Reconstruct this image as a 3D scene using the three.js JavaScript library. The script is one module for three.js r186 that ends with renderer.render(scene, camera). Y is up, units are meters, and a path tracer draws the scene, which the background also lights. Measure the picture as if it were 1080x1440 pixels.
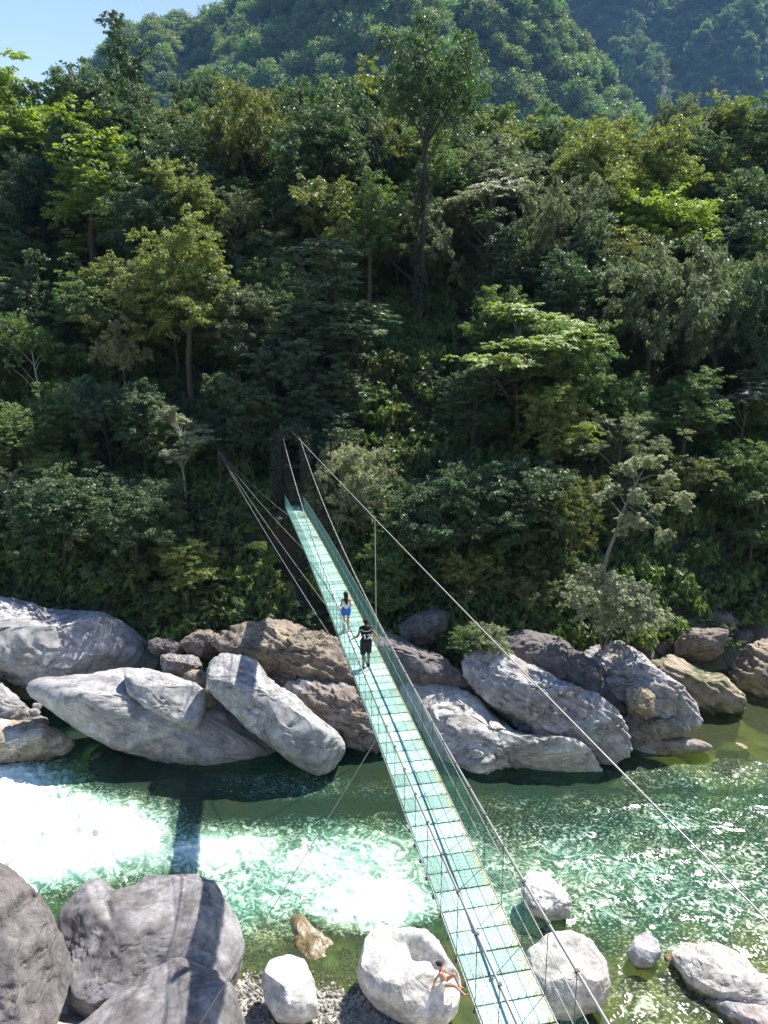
import * as THREE from 'three';
import { mergeGeometries, mergeVertices } from 'three/addons/utils/BufferGeometryUtils.js';
import { MarchingCubes } from 'three/addons/objects/MarchingCubes.js';
import { createNoise2D, createNoise3D } from 'simplex-noise';
// ------------------------------------------------------------------ camera, sky, sun, exposure
const scene = new THREE.Scene();
const renderer = new THREE.WebGLRenderer({ antialias: true });
renderer.toneMapping = THREE.LinearToneMapping;
renderer.toneMappingExposure = 2.4;
renderer.shadowMap.enabled = true;
const FOV = 70, PITCH = THREE.MathUtils.degToRad(12.2), EYE = 23.4;
const camera = new THREE.PerspectiveCamera(FOV, 768 / 1024, 0.1, 3000);
camera.position.set(0, EYE, 0);
camera.rotation.set(-PITCH, 0, 0);
const SUN = new THREE.Vector3(0.49, 1, -0.548).normalize();
{
  const W = 512, H = 256, data = new Float32Array(W * H * 4), d = new THREE.Vector3();
  const zen = [0.04, 0.092, 0.26], hor = [0.54, 0.74, 0.84], low = [0.30, 0.36, 0.34];
  for (let j = 0; j < H; j++) for (let i = 0; i < W; i++) {
    const th = (j + 0.5) / H * Math.PI - Math.PI / 2, ph = (i + 0.5) / W * 2 * Math.PI - Math.PI;
    d.set(Math.cos(th) * Math.cos(ph), Math.sin(th), Math.cos(th) * Math.sin(ph));
    const e = Math.max(0, d.y), t = Math.pow(1 - e, 2.4), c = Math.max(0, d.dot(SUN)), glow = 0.25 * Math.pow(c, 24) + 0.07 * Math.pow(c, 4);
    for (let k = 0; k < 3; k++) data[(j * W + i) * 4 + k] = d.y > 0 ? zen[k] + (hor[k] - zen[k]) * t + glow * [1, 0.97, 0.9][k] : low[k] * 0.5;
    data[(j * W + i) * 4 + 3] = 1;
  }
  const sky = new THREE.DataTexture(data, W, H, THREE.RGBAFormat, THREE.FloatType);
  sky.mapping = THREE.EquirectangularReflectionMapping; sky.magFilter = THREE.LinearFilter; sky.needsUpdate = true;
  scene.background = sky; scene.environment = sky;
}
const sun = new THREE.DirectionalLight(new THREE.Color(1, 0.95, 0.86), 5);
sun.position.copy(SUN).multiplyScalar(300).add(new THREE.Vector3(0, 0, -50));
sun.target.position.set(0, 0, -50); sun.castShadow = true; sun.shadow.mapSize.set(4096, 4096);
Object.assign(sun.shadow.camera, { left: -130, right: 130, top: 130, bottom: -130, near: 10, far: 700 });
scene.add(sun, sun.target);
scene.fog = new THREE.FogExp2(new THREE.Color(0.26, 0.52, 1.0), 0.00007);
// ------------------------------------------------------------------ helpers
function rngOf(a) { return () => { a |= 0; a = a + 0x6D2B79F5 | 0; let t = Math.imul(a ^ a >>> 15, 1 | a); t = t + Math.imul(t ^ t >>> 7, 61 | t) ^ t; return ((t ^ t >>> 14) >>> 0) / 4294967296; }; }
const n3 = createNoise3D(rngOf(11)), n2 = createNoise2D(rngOf(12));
function fbm3(x, y, z, o = 4) { let a = 0.5, s = 0; for (let i = 0; i < o; i++) { s += a * n3(x, y, z); x = x * 2.03 + 7.1; y = y * 2.03 - 3.3; z = z * 2.03 + 1.7; a *= 0.5; } return s; }
function fbm2(x, y, o = 4) { let a = 0.5, s = 0; for (let i = 0; i < o; i++) { s += a * n2(x, y); x = x * 2.03 + 7.1; y = y * 2.03 - 3.3; a *= 0.5; } return s; }
const sst = (a, b, x) => { const t = Math.min(1, Math.max(0, (x - a) / (b - a))); return t * t * (3 - 2 * t); };
const lerp = (a, b, t) => a + (b - a) * t;
const V = (x, y, z) => new THREE.Vector3(x, y, z);
function table(pts, x) { if (x <= pts[0][0]) return pts[0][1]; for (let i = 1; i < pts.length; i++) if (x <= pts[i][0]) { const [a, b] = pts[i - 1], [c, d] = pts[i]; return b + (d - b) * (x - a) / (c - a); } return pts.at(-1)[1]; }
// a pixel of the photograph (1080 x 1440) as a direction; world is x right, y up, -z away from the viewer
const FPX = 720 / Math.tan(THREE.MathUtils.degToRad(FOV / 2)), CP = Math.cos(PITCH), SP = Math.sin(PITCH);
function ray(px, py) { const u = (px - 540) / FPX, v = (py - 720) / FPX; return V(u, -(SP + v * CP), -(CP - v * SP)); }   // one metre of depth
const at = (px, py, depth) => ray(px, py).multiplyScalar(depth).add(camera.position);
const onY = (px, py, y) => { const r = ray(px, py); return r.multiplyScalar((y - EYE) / r.y).add(camera.position); };
function toPx(p) { const x = p.x, y = p.y - EYE, z = -p.z, dep = z * CP - y * SP, up = y * CP + z * SP; return [540 + FPX * x / dep, 720 - FPX * up / dep, dep]; }
const taken = new Map();
function numbered(n) { const k = taken.get(n) ?? 0; taken.set(n, k + 1); return k ? `${n}_${String(k).padStart(3, '0')}` : n; }
function tag(o, label, category, group) { o.userData.label = label; o.userData.category = category; if (group) o.userData.group = group; return o; }
function mesh(name, geo, mat, parent) { const m = new THREE.Mesh(geo, mat); m.castShadow = m.receiveShadow = true; m.name = parent ? name : numbered(name); (parent ?? scene).add(m); return m; }
function thing(name, label, category, pos, group) { const g = new THREE.Group(); g.name = numbered(name); if (pos) g.position.copy(pos); scene.add(g); return tag(g, label, category, group); }
const lin = (r, g, b) => new THREE.Color().setRGB(r, g, b);
function std(color, roughness = 0.9, extra = {}) { return new THREE.MeshStandardMaterial({ color, roughness, ...extra }); }
// tileable gradient noise for textures
function periodic(seed) {
  const r = rngOf(seed), g = Array.from({ length: 4096 }, () => { const a = r() * 6.2832; return [Math.cos(a), Math.sin(a)]; });
  const G = (i, j, p) => g[((((i % p) + p) % p) * 61 + (((j % p) + p) % p) * 127) & 4095];
  return (x, y, p) => {
    const i = Math.floor(x), j = Math.floor(y), fx = x - i, fy = y - j, u = fx * fx * fx * (fx * (fx * 6 - 15) + 10), v = fy * fy * fy * (fy * (fy * 6 - 15) + 10);
    const a = G(i, j, p), b = G(i + 1, j, p), c = G(i, j + 1, p), d = G(i + 1, j + 1, p);
    return lerp(lerp(a[0] * fx + a[1] * fy, b[0] * (fx - 1) + b[1] * fy, u), lerp(c[0] * fx + c[1] * (fy - 1), d[0] * (fx - 1) + d[1] * (fy - 1), u), v) * 1.5;
  };
}
const pn = periodic(5);
function pfbm(x, y, f, o) { let s = 0, a = 0.5; for (let i = 0; i < o; i++) { s += a * pn(x * f, y * f, f); f *= 2; a *= 0.5; x += 0.137; y += 0.311; } return s; }
function texture(W, H, fn, srgb = false) {
  const data = new Uint8Array(W * H * 4), o = [0, 0, 0, 1];
  for (let j = 0; j < H; j++) for (let i = 0; i < W; i++) { o[3] = 1; fn((i + 0.5) / W, (j + 0.5) / H, o); const k = (j * W + i) * 4; for (let c = 0; c < 4; c++) data[k + c] = Math.max(0, Math.min(255, o[c] * 255)); }
  const t = new THREE.DataTexture(data, W, H); t.wrapS = t.wrapT = THREE.RepeatWrapping; t.magFilter = THREE.LinearFilter; t.minFilter = THREE.LinearMipmapLinearFilter; t.generateMipmaps = true;
  if (srgb) t.colorSpace = THREE.SRGBColorSpace; t.needsUpdate = true; return t;
}
// ------------------------------------------------------------------ the shape of the land (d = metres away along the view)
const SHORE = [[-60, 48], [-23, 46.5], [-14, 46], [0, 45.5], [12, 45.5], [18, 47.5], [22, 50], [28, 53], [60, 58]];
const RISE = [[-40, -2.3], [-7, -2.1], [-2, -1.1], [0, 0.2], [3, 3.4], [7, 7.2], [11, 10.8], [14, 12.6], [30, 25], [50, 41], [62, 49], [120, 60]];
const CREST = [[-100, 57], [0, 57], [150, 53], [300, 57], [350, 50], [420, 42], [550, 42], [780, 40], [870, 42], [1000, 45], [1100, 48], [1300, 50]];
function ground(x, d) {
  const t = d - table(SHORE, x);
  let y = table(RISE, t) + 0.9 * fbm2(x * 0.11, d * 0.11, 3) * sst(-2, 8, t) + 1.6 * n2(x * 0.03 + 4, d * 0.03) * sst(10, 30, t);
  if (d > 40) {
    const cap = table(CREST, 540 + FPX * x / d), k = 6, h = Math.max(0, 1 - Math.abs(y - cap) / k);
    y = Math.min(y, cap) - h * h * k / 4;
    if (d > 112) y = Math.max(y - (d - 112) * 0.75 * sst(112, 125, d), 8);
  }
  const bx = Math.abs(x + 7.9), bd = Math.abs(d - 59.5); y = lerp(11.35, y, sst(2.2, 5, Math.max(bx, bd * 0.9)));   // levelled ground at the bridge tower
  // river bed and the near bank
  if (t < 0) {
    const ns = table([[-60, 26], [-12, 25], [-8, 24], [-4.5, 22.3], [-0.5, 21.9], [1, 20.5], [8, 19.5], [60, 18]], x), q = ns - d;
    const bed = -1.35 + 0.5 * fbm2(x * 0.2 + 9, d * 0.2, 3);
    y = Math.max(Math.min(y, bed), -2.3) - 0.7 * sst(27, 36, d) * sst(45, 40, d) * sst(20, 10, x) + 0.75 * sst(10, 19, x) * sst(33, 40, d);
    const near = q > 0 ? 0.15 + q * (q < 3 ? 0.16 : 0.62) - (q < 3 ? 0 : 1.38) : q > -9 ? 0.15 + q * 0.17 : -99;
    y = Math.max(y, Math.min(12.2, near + 0.06 * n2(x, d)));
  }
  return y;
}
function hitGround(px, py, from = 15) { const r = ray(px, py); for (let k = from; k < 300; k += 0.25) { const p = r.clone().multiplyScalar(k).add(camera.position); if (p.y <= ground(p.x, -p.z)) return p; } return at(px, py, 100); }
function gridGeo(xs, ds, fy, color) {
  const nx = xs.length, nd = ds.length, pos = new Float32Array(nx * nd * 3), uv = new Float32Array(nx * nd * 2), col = color ? new Float32Array(nx * nd * 3) : null, idx = [];
  for (let j = 0; j < nd; j++) for (let i = 0; i < nx; i++) {
    const k = j * nx + i, y = fy(xs[i], ds[j]); pos.set([xs[i], y, -ds[j]], k * 3); uv.set([xs[i] / 4, ds[j] / 4], k * 2); if (color) col.set(color(xs[i], y, ds[j]), k * 3);
  }
  for (let j = 0; j < nd - 1; j++) for (let i = 0; i < nx - 1; i++) { const a = j * nx + i; idx.push(a, a + 1, a + nx, a + 1, a + nx + 1, a + nx); }
  const g = new THREE.BufferGeometry(); g.setAttribute('position', new THREE.BufferAttribute(pos, 3)); g.setAttribute('uv', new THREE.BufferAttribute(uv, 2));
  if (color) g.setAttribute('color', new THREE.BufferAttribute(col, 3)); g.setIndex(idx); g.computeVertexNormals(); return g;
}
const span = (a, b, s) => Array.from({ length: Math.round((b - a) / s) + 1 }, (_, i) => a + i * (b - a) / Math.round((b - a) / s));
const soilBump = texture(512, 512, (u, v, o) => { const h = 0.5 + 0.5 * pfbm(u, v, 8, 6); o[0] = o[1] = o[2] = h; });
{
  const near = gridGeo([...span(-110, -34, 3), ...span(-32, 36, 0.5), ...span(38, 112, 3)], [...span(-30, 12, 3), ...span(14, 66, 0.5), ...span(68, 240, 2.5)], ground, (x, y, d) => {
    const n = 0.5 + 0.5 * fbm2(x * 0.6, d * 0.6, 4), m = sst(0.42, 0.6, 0.5 + 0.5 * fbm2(x * 0.17 + 30, d * 0.17, 4));
    const soil = [0.062, 0.047, 0.03], rock = [0.13, 0.115, 0.1], tan = [0.36, 0.3, 0.17], algaeDepth = [0.05, 0.085, 0.04], gravel = [0.3, 0.28, 0.25];
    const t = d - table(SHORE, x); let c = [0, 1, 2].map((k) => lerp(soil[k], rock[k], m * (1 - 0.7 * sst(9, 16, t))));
    if (t < 1) { const a = sst(0.35, 0.75, n + 0.35 * sst(-1.2, -2.4, y)); const wet = [0, 1, 2].map((k) => lerp(tan[k], algaeDepth[k], a)); const g = sst(-0.25, 0.05, y) * sst(40, 34, d); c = [0, 1, 2].map((k) => lerp(lerp(wet[k], gravel[k], g), c[k], sst(-0.6, 1, t))); }  // greener with depth: light lost in deep water, painted on the bed
    return c.map((v) => v * (0.75 + 0.5 * n));
  });
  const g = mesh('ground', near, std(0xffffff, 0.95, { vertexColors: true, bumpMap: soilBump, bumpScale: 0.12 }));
  g.userData.kind = 'structure';
}
{ // unseen near valley side, added behind the viewer to block low sky light
  const g = gridGeo(span(-320, 320, 10), span(-300, -27, 7), (x, d) => 10 + (-27 - d) * 0.72 + 5 * fbm2(x * 0.03, d * 0.03, 3), null);
  mesh('hills', g, std(lin(0.04, 0.055, 0.022), 1)).userData.kind = 'structure';
}
// ------------------------------------------------------------------ the river: green clouded water with whitewater
const FOAM = [   // [x, d, reach along the flow, reach across, strength]: the rapid, its tail and the broken water past the boulders
  [-25, 35, 6, 3.6, 1.4], [-17.5, 32, 5.2, 2.8, 1.35], [-22, 30, 7, 3, 0.9], [-8, 31.0, 3.6, 1.6, 0.9], [-12, 31, 3.4, 1.7, 0.86], [-0.6, 27.7, 2.2, 1.3, 1.2], [-2.0, 30, 5, 2.6, 0.8], [-6, 28.3, 4, 2.4, 0.7], [3, 30.5, 4, 2, 0.6],
  [8.5, 29.5, 7, 3.4, 0.56], [14, 28.5, 7, 4.6, 0.53], [5.5, 27.3, 2.6, 1.4, 0.7], [16, 33.5, 8, 2.2, 0.45], [19, 37.5, 6, 1.6, 0.42], [7, 34.5, 3.5, 1.4, 0.36], [-6, 36.5, 3.5, 1.2, 0.5], [0, 36, 2.5, 1, 0.34], [14, 23, 5, 2.2, 0.44], [9.8, 22.6, 1.6, 1, 0.5],
];
function churn(x, d) { let s = 0.1; for (const [fx, fd, a, b, w] of FOAM) { const u = (x - fx) / a, v = (d - fd) / b, q = u * u + v * v; if (q < 4) s = Math.max(s, w * Math.pow(1 - q / 4, 1.35)) + 0.04 * w * (1 - q / 4); } return s; }
const WX0 = -36, WX1 = 40, WD0 = 17, WD1 = 61, WN = 1664, WM = 1024;
{
  const foam = new Float32Array(WN * WM);
  const map = texture(WN, WM, (u, v, o) => {
    const x = lerp(WX0, WX1, u), d = lerp(WD0, WD1, v), D = churn(x, d);
    const wx = 0.9 * fbm2(x * 0.35, d * 0.35 + 5, 3), wd = 0.9 * fbm2(x * 0.35 + 40, d * 0.35, 3);
    const X = x + wx * 2.4, Y = d + wd * 1.9 + 0.12 * x;
    const n1 = 1 - Math.abs(fbm2(X * 0.38, Y * 1.15, 4)) * 2.0, nf = 1 - Math.abs(fbm2(X * 1.2 + 3, Y * 3.4, 4)) * 2.1, big = 0.5 + 0.6 * fbm2(X * 0.2 + 8, Y * 0.5, 3), fine = 0.5 + 0.5 * fbm2(x * 5 + 1, d * 6, 3);
    const n = 0.4 * n1 + 0.22 * nf + 0.32 * big + 0.06 * fine, th = 1.0 - 0.68 * D, f = sst(th - 0.14, th + 0.34, n) * sst(0.12, 0.3, D);
    const spots = sst(0.73, 0.82, 0.5 + 0.5 * n2(x * 4.2, d * 6.5)) * sst(0.2, 0.5, D) * 0.5, F = Math.min(1, Math.max(f, spots, 0.9 * sst(0.72, 1.12, D) * (0.75 + 0.5 * big)));
    foam[Math.min(WM - 1, Math.floor(v * WM)) * WN + Math.min(WN - 1, Math.floor(u * WN))] = F;
    const milk = sst(0.42, 1.1, D) * (0.55 + 0.45 * big), q = 0.5 + 0.5 * fbm2(x * 0.16 + 60, d * 0.2, 4);
    const shallowTint = Math.max(sst(27.5, 24.2, d + 2.2 * wx) * sst(-9, -5, x), sst(11, 18, x) * sst(35, 41, d + 2.5 * wx)), r = lerp(lerp(0.12, 0.26, q), 0.37, shallowTint), g = lerp(lerp(0.37, 0.38, q), 0.45, shallowTint), b = lerp(lerp(0.275, 0.185, q), 0.23, shallowTint);  // paler olive tint painted where thin water would absorb less light
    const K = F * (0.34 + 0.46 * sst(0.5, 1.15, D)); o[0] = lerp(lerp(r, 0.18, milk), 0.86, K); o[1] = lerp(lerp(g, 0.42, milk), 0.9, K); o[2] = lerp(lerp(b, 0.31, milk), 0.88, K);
    for (let k = 0; k < 3; k++) o[k] = o[k] <= 0.0031308 ? o[k] * 12.92 : 1.055 * Math.pow(o[k], 1 / 2.4) - 0.055;
  }, true);
  const rough = texture(WN, WM, (u, v, o) => {   // red: how much light passes, green: roughness
    const F = foam[Math.min(WM - 1, Math.floor(v * WM)) * WN + Math.min(WN - 1, Math.floor(u * WN))], x = lerp(WX0, WX1, u), d = lerp(WD0, WD1, v);
    const milk = sst(0.42, 1.1, churn(x, d)); o[0] = (1 - F) * (1 - 0.85 * milk); o[1] = lerp(0.07, 0.8, F); o[2] = 0;
  });
  map.wrapS = map.wrapT = rough.wrapS = rough.wrapT = THREE.ClampToEdgeWrapping;
  const height = (x, d) => {
    const D = Math.min(1.2, churn(x, d)), wx = 0.7 * n2(x * 0.3, d * 0.3), A = 0.04 + 0.2 * D + 0.1 * sst(0.6, 1.2, D);
    const f = fbm2(x * 0.4 + wx, d * 0.62, 3) * 0.75 * A + (1 - Math.abs(n2(x * 1.15 + wx * 2, d * 1.7)) * 2) * 0.17 * A + 0.09 * A * n2(x * 2.9, d * 4.1 + wx) + 0.05 * A * n2(x * 6.3 + wx, d * 7.9);
    const u = Math.min(WN - 1, Math.max(0, Math.floor((x - WX0) / (WX1 - WX0) * WN))), v = Math.min(WM - 1, Math.max(0, Math.floor((d - WD0) / (WD1 - WD0) * WM)));
    return f + 0.12 * foam[v * WN + u] * D * (0.5 + 0.5 * n2(x * 2.2, d * 2.2));
  };
  const g = gridGeo([...span(WX0, -27, 0.6), ...span(-26.4, 26, 0.1), ...span(26.6, WX1, 0.6)], [...span(WD0, 44, 0.1), ...span(44.3, WD1, 0.3)], height);
  const p = g.attributes.position, uv = g.attributes.uv;
  for (let i = 0; i < p.count; i++) uv.setXY(i, (p.getX(i) - WX0) / (WX1 - WX0), (-p.getZ(i) - WD0) / (WD1 - WD0));
  const ripple = texture(1024, 1024, (u, v, o) => { o[0] = o[1] = o[2] = 0.5 + 0.42 * pfbm(u, v, 18, 4); });
  ripple.repeat.set((WX1 - WX0) / 6, (WD1 - WD0) / 6);
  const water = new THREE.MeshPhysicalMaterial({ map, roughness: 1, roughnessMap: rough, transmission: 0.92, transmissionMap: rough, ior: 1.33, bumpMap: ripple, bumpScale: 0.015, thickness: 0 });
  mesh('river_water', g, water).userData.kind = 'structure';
  // the river beyond the frame, up and down stream
  for (const [a, b] of [[-110, WX0], [WX1, 112]]) mesh('river_water', gridGeo(span(a, b, 2), span(WD0, WD1, 2), () => -0.02), new THREE.MeshPhysicalMaterial({ color: lin(0.04, 0.2, 0.15), roughness: 0.15, ior: 1.33 })).userData.kind = 'structure';
}
// ------------------------------------------------------------------ rocks
const rockTex = texture(1024, 1024, (u, v, o) => {
  const a = pfbm(u, v, 4, 6), b = pfbm(u + 0.3, v + 0.7, 16, 4), s = Math.abs(pfbm(u, v * 1.0 + 0.02 * a, 10, 4)), speck = pn(u * 160, v * 160, 160);
  const c = 0.88 + 0.13 * a + 0.17 * b - 0.2 * sst(0.03, 0.0, s) + (speck > 0.55 ? 0.12 : speck < -0.6 ? -0.14 : 0);
  o[0] = o[1] = o[2] = c * 1.04;
}, true);
const rockBump = texture(1024, 1024, (u, v, o) => {
  const a = pfbm(u, v, 6, 7), s = Math.abs(pfbm(u + 0.11, v, 7, 5)); o[0] = o[1] = o[2] = 0.55 + 0.42 * a - 0.22 * sst(0.05, 0, s);
});
const rockMats = {};
function rockMat(key) {
  return rockMats[key] ??= std(0xffffff, key === 'wet' ? 0.45 : 0.88, { vertexColors: true, map: rockTex, bumpMap: rockBump, bumpScale: key === 'smooth' || key === 'wet' ? 0.025 : 0.06 });
}
const STONE = { bright: [0.78, 0.75, 0.69], white: [0.6, 0.57, 0.52], pale: [0.45, 0.445, 0.45], grey: [0.3, 0.29, 0.295], brown: [0.25, 0.2, 0.165], pink: [0.4, 0.345, 0.325], dark: [0.17, 0.15, 0.145], tan: [0.36, 0.3, 0.21], amber: [0.23, 0.165, 0.07], mauve: [0.175, 0.158, 0.158], moss: [0.12, 0.14, 0.06] };
const spheres = {}; function sphere(n) { if (!spheres[n]) { const g = new THREE.IcosahedronGeometry(1, n); g.deleteAttribute('uv'); g.deleteAttribute('normal'); const m = spheres[n] = mergeVertices(g, 1e-5), ix = m.index.array; for (let i = 0; i < ix.length; i += 3) { const k = ix[i]; ix[i] = ix[i + 1]; ix[i + 1] = k; } } return spheres[n]; }
// A boulder from the outline it shows: the outline fixes its width and height where it stands, `thick` its half depth along the line of sight, then cuts, cracks and weathering
function boulder(name, label, outline, depth, thick, o = {}) {
  const { seed = 1, stone = 'grey', stain = 'brown', staining = 0.3, box = 0.72, detail = 34, rough = 0.05, crack = 0.05, cuts = [], grooves = [], kind = 'rough', strata = 0, group, lean = depth > 38 ? 27 : 62, facets = kind === 'smooth' ? 6 : 10, ledge = kind === 'wet' ? 0 : kind === 'smooth' ? (depth > 38 ? 0.035 : 0.012) : 0.07 } = o;
  let cx = 0, cy = 0; for (const [x, y] of outline) { cx += x / outline.length; cy += y / outline.length; }
  const C = at(cx, cy, depth), rc = ray(cx, cy).normalize(), le = Math.max(THREE.MathUtils.degToRad(lean), Math.asin(-rc.y)), hz = Math.hypot(rc.x, rc.z), n = V(rc.x / hz * Math.cos(le), -Math.sin(le), rc.z / hz * Math.cos(le)), U = V(0, 1, 0).cross(n).normalize().negate(), up = U.clone().cross(n).normalize();
  if (depth > 38) outline = outline.map(([x, y]) => [cx + (x - cx) * 1.05, cy + (y - cy) * 1.05]);
  const poly = outline.map(([x, y]) => { const r = ray(x, y).normalize(), p = r.multiplyScalar(C.clone().sub(camera.position).dot(n) / r.dot(n)).add(camera.position).sub(C); return [p.dot(U), p.dot(up)]; });
  const reach = (th) => {
    const a = Math.cos(th), b = Math.sin(th); let best = 0;
    for (let i = 0; i < poly.length; i++) { const [x1, y1] = poly[i], [x2, y2] = poly[(i + 1) % poly.length], ex = x2 - x1, ey = y2 - y1, den = a * ey - b * ex; if (Math.abs(den) < 1e-9) continue; const t = (x1 * ey - y1 * ex) / den, s = (x1 * b - y1 * a) / den; if (s >= 0 && s <= 1 && t > best) best = t; }
    return best;
  };
  const NR = 256, raw = Array.from({ length: NR }, (_, i) => reach(i / NR * 2 * Math.PI)), R = raw.map((_, i) => { let s = 0; for (let k = -3; k <= 3; k++) s += raw[(i + k + NR) % NR]; return s / 7; });
  const size = Math.sqrt(R.reduce((a, r) => a + r * r, 0) / NR);
  const G = poly.length && grooves.map(([x0, y0, x1, y1, w, h]) => { const f = (x, y) => { const r = ray(x, y).normalize(), p = r.multiplyScalar(C.clone().sub(camera.position).dot(n) / r.dot(n)).add(camera.position).sub(C); return [p.dot(U), p.dot(up)]; }; return [...f(x0, y0), ...f(x1, y1), w, h]; });
  const g0 = sphere(detail); let g = new THREE.BufferGeometry(); g.setAttribute('position', g0.attributes.position.clone()); g.setIndex(g0.index);   // wound for the left handed frame U, up, n
  const p = g.attributes.position, rr = rngOf(seed * 977 + 3), planes = cuts.map(([a, b, c, h]) => { const q = V(a, b, c).normalize(); return [q, h]; });
  { const wu = V(0, up.y, n.y).normalize(); planes.push([wu, o.cap ?? (depth > 38 ? 0.66 : 0.78)]); }
  for (let i = 0; i < facets; i++) { const q = V(rr() - 0.5, rr() - 0.5, -0.15 - rr() * 0.7).normalize(); planes.push([q, (kind === 'smooth' ? 0.82 : 0.64) + 0.2 * rr()]); }
  const col = new Float32Array(p.count * 3), S = STONE[stone], T = STONE[stain], q = V(0, 0, 0), w = V(0, 0, 0);
  for (let i = 0; i < p.count; i++) {
    let a = p.getX(i), b = p.getY(i), c = p.getZ(i); const rho = Math.hypot(a, b), th = Math.atan2(b, a), fi = ((th / (2 * Math.PI)) % 1 + 1) % 1 * NR, i0 = Math.floor(fi), r = lerp(R[i0 % NR], R[(i0 + 1) % NR], fi - i0);
    const e = rho > 1e-6 ? Math.pow(rho, box) / rho : 0, cz = Math.sign(c) * Math.pow(Math.abs(c), box);
    q.set(a * e, b * e, cz); const len = 1 + 0.0 * r;
    for (const [pl, h] of planes) { const over = q.dot(pl) - h; if (over > 0) q.addScaledVector(pl, -over * 0.92); }
    let x = q.x * r * len, y = q.y * r * len, z = q.z * thick * 0.8;
    for (const [x0, y0, x1, y1, gw, gh] of G) { const ex = x1 - x0, ey = y1 - y0, t = Math.max(0, Math.min(1, ((x - x0) * ex + (y - y0) * ey) / (ex * ex + ey * ey))), dx = x - x0 - ex * t, dy = y - y0 - ey * t, k = Math.exp(-(dx * dx + dy * dy) / (gw * gw)); if (c < 0) z += gh * k; }
    w.copy(C).addScaledVector(U, x).addScaledVector(up, y).addScaledVector(n, z);
    const sx = w.x + seed * 13.7, sy = w.y, sz = w.z, f = 1 / Math.max(0.8, size);
    let h = rough * size * 1.5 * fbm3(sx * f * 1.1, sy * f * 1.1, sz * f * 1.1, 3) + rough * size * 0.55 * fbm3(sx * f * 3.7, sy * f * 3.7, sz * f * 3.7, 4);
    const k1 = Math.abs(fbm3(sx * f * 1.3 + 9, sy * f * 1.9, sz * f * 1.3, 3)), k2 = Math.abs(fbm3(sx * f * 2.9, sy * f * 2.9 + 4, sz * f * 2.9, 3));
    const g1 = sst(0.05, 0.0, k1), g2 = sst(0.04, 0.0, k2); h -= crack * size * (0.8 * g1 + 0.35 * g2);
    if (strata) { const st = (x * 0.45 + y * 0.9) * 1.6 / strata + 1.3 * fbm3(sx * 0.3, sy * 0.3, sz * 0.3, 2), fr = st - Math.floor(st); h += strata * 0.16 * (sst(0, 0.75, fr) - sst(0.86, 1, fr)) - strata * 0.05; }
    if (ledge) { const v = 3.2 * (fbm3(sx * f * 0.8 + 31, sy * f * 1.5, sz * f * 0.8, 2) + 0.25 * (x + y) * f), fr = v - Math.floor(v); h += ledge * size * (sst(0.0, 0.12, fr) * 0.9 - fr * 0.9); }
    const len2 = q.length() || 1; w.addScaledVector(U, q.x / len2 * h).addScaledVector(up, q.y / len2 * h).addScaledVector(n, q.z / len2 * h);
    p.setXYZ(i, w.x - C.x, w.y - C.y, w.z - C.z);
    const m = Math.min(1, staining * 2 * sst(-0.12, 0.3, fbm3(sx * 0.45 + 20, sy * 0.45, sz * 0.45, 4))), v = 0.88 + 0.5 * fbm3(sx * 1.3, sy * 1.3, sz * 1.3, 4), crackTone = 1 - 0.25 * g1;  // colour darkens along the main cracks
    const wet = depth < 38 && w.y < 0.2 + 0.16 * fbm3(sx * 1.1, 3, sz * 1.1, 3) ? 1 : 0;   // brown algae below the high water line
    for (let k = 0; k < 3; k++) col[i * 3 + k] = wet ? lerp(STONE.amber[k], S[k], 0.25) * v * 0.8 : lerp(S[k], T[k], m) * v * crackTone;
  }
  g.setAttribute('color', new THREE.BufferAttribute(col, 3)); g.computeVertexNormals();
  g = g.toNonIndexed(); const P = g.attributes.position, N = P.count, uv = new Float32Array(N * 2), A = V(0, 0, 0), B = V(0, 0, 0), D = V(0, 0, 0);
  for (let i = 0; i < N; i += 3) {
    A.fromBufferAttribute(P, i); B.fromBufferAttribute(P, i + 1).sub(A); D.fromBufferAttribute(P, i + 2).sub(A); B.cross(D); const ax = Math.abs(B.x), ay = Math.abs(B.y), az = Math.abs(B.z);
    for (let k = 0; k < 3; k++) { const x = P.getX(i + k) + seed * 1.37, y = P.getY(i + k) + seed * 0.71, z = P.getZ(i + k), s = 1 / 3.2; uv.set(ax > ay && ax > az ? [z * s, y * s] : ay > az ? [x * s, z * s] : [x * s, y * s], (i + k) * 2); }
  }
  g.setAttribute('uv', new THREE.BufferAttribute(uv, 2));
  const m = mesh(name, g, rockMat(kind)); m.position.copy(C); return tag(m, label, 'boulder', group);
}
// far bank
boulder('rock_slab', 'smooth broad grey slab of bedrock with curved cracks and a rusty patch', [[-80, 865], [0, 842], [50, 848], [105, 860], [150, 868], [190, 893], [222, 925], [215, 948], [130, 962], [50, 970], [10, 950], [-50, 935]], 50, 4, { seed: 3, stone: 'pale', stain: 'brown', staining: 0.16, detail: 44, rough: 0.045, crack: 0.03, kind: 'smooth' });
boulder('boulder', 'long slanting pale grey boulder dipping into the dark water', [[22, 957], [60, 958], [135, 950], [180, 942], [215, 943], [245, 957], [290, 980], [330, 1010], [400, 1050], [455, 1078], [440, 1096], [380, 1096], [300, 1088], [240, 1070], [160, 1048], [110, 1022], [70, 992]], 44.6, 3.2, { seed: 5, stone: 'pale', stain: 'grey', staining: 0.3, detail: 44, rough: 0.035, crack: 0.025, kind: 'smooth', cuts: [[0.3, 0.75, -0.6, 0.7]] });
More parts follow.
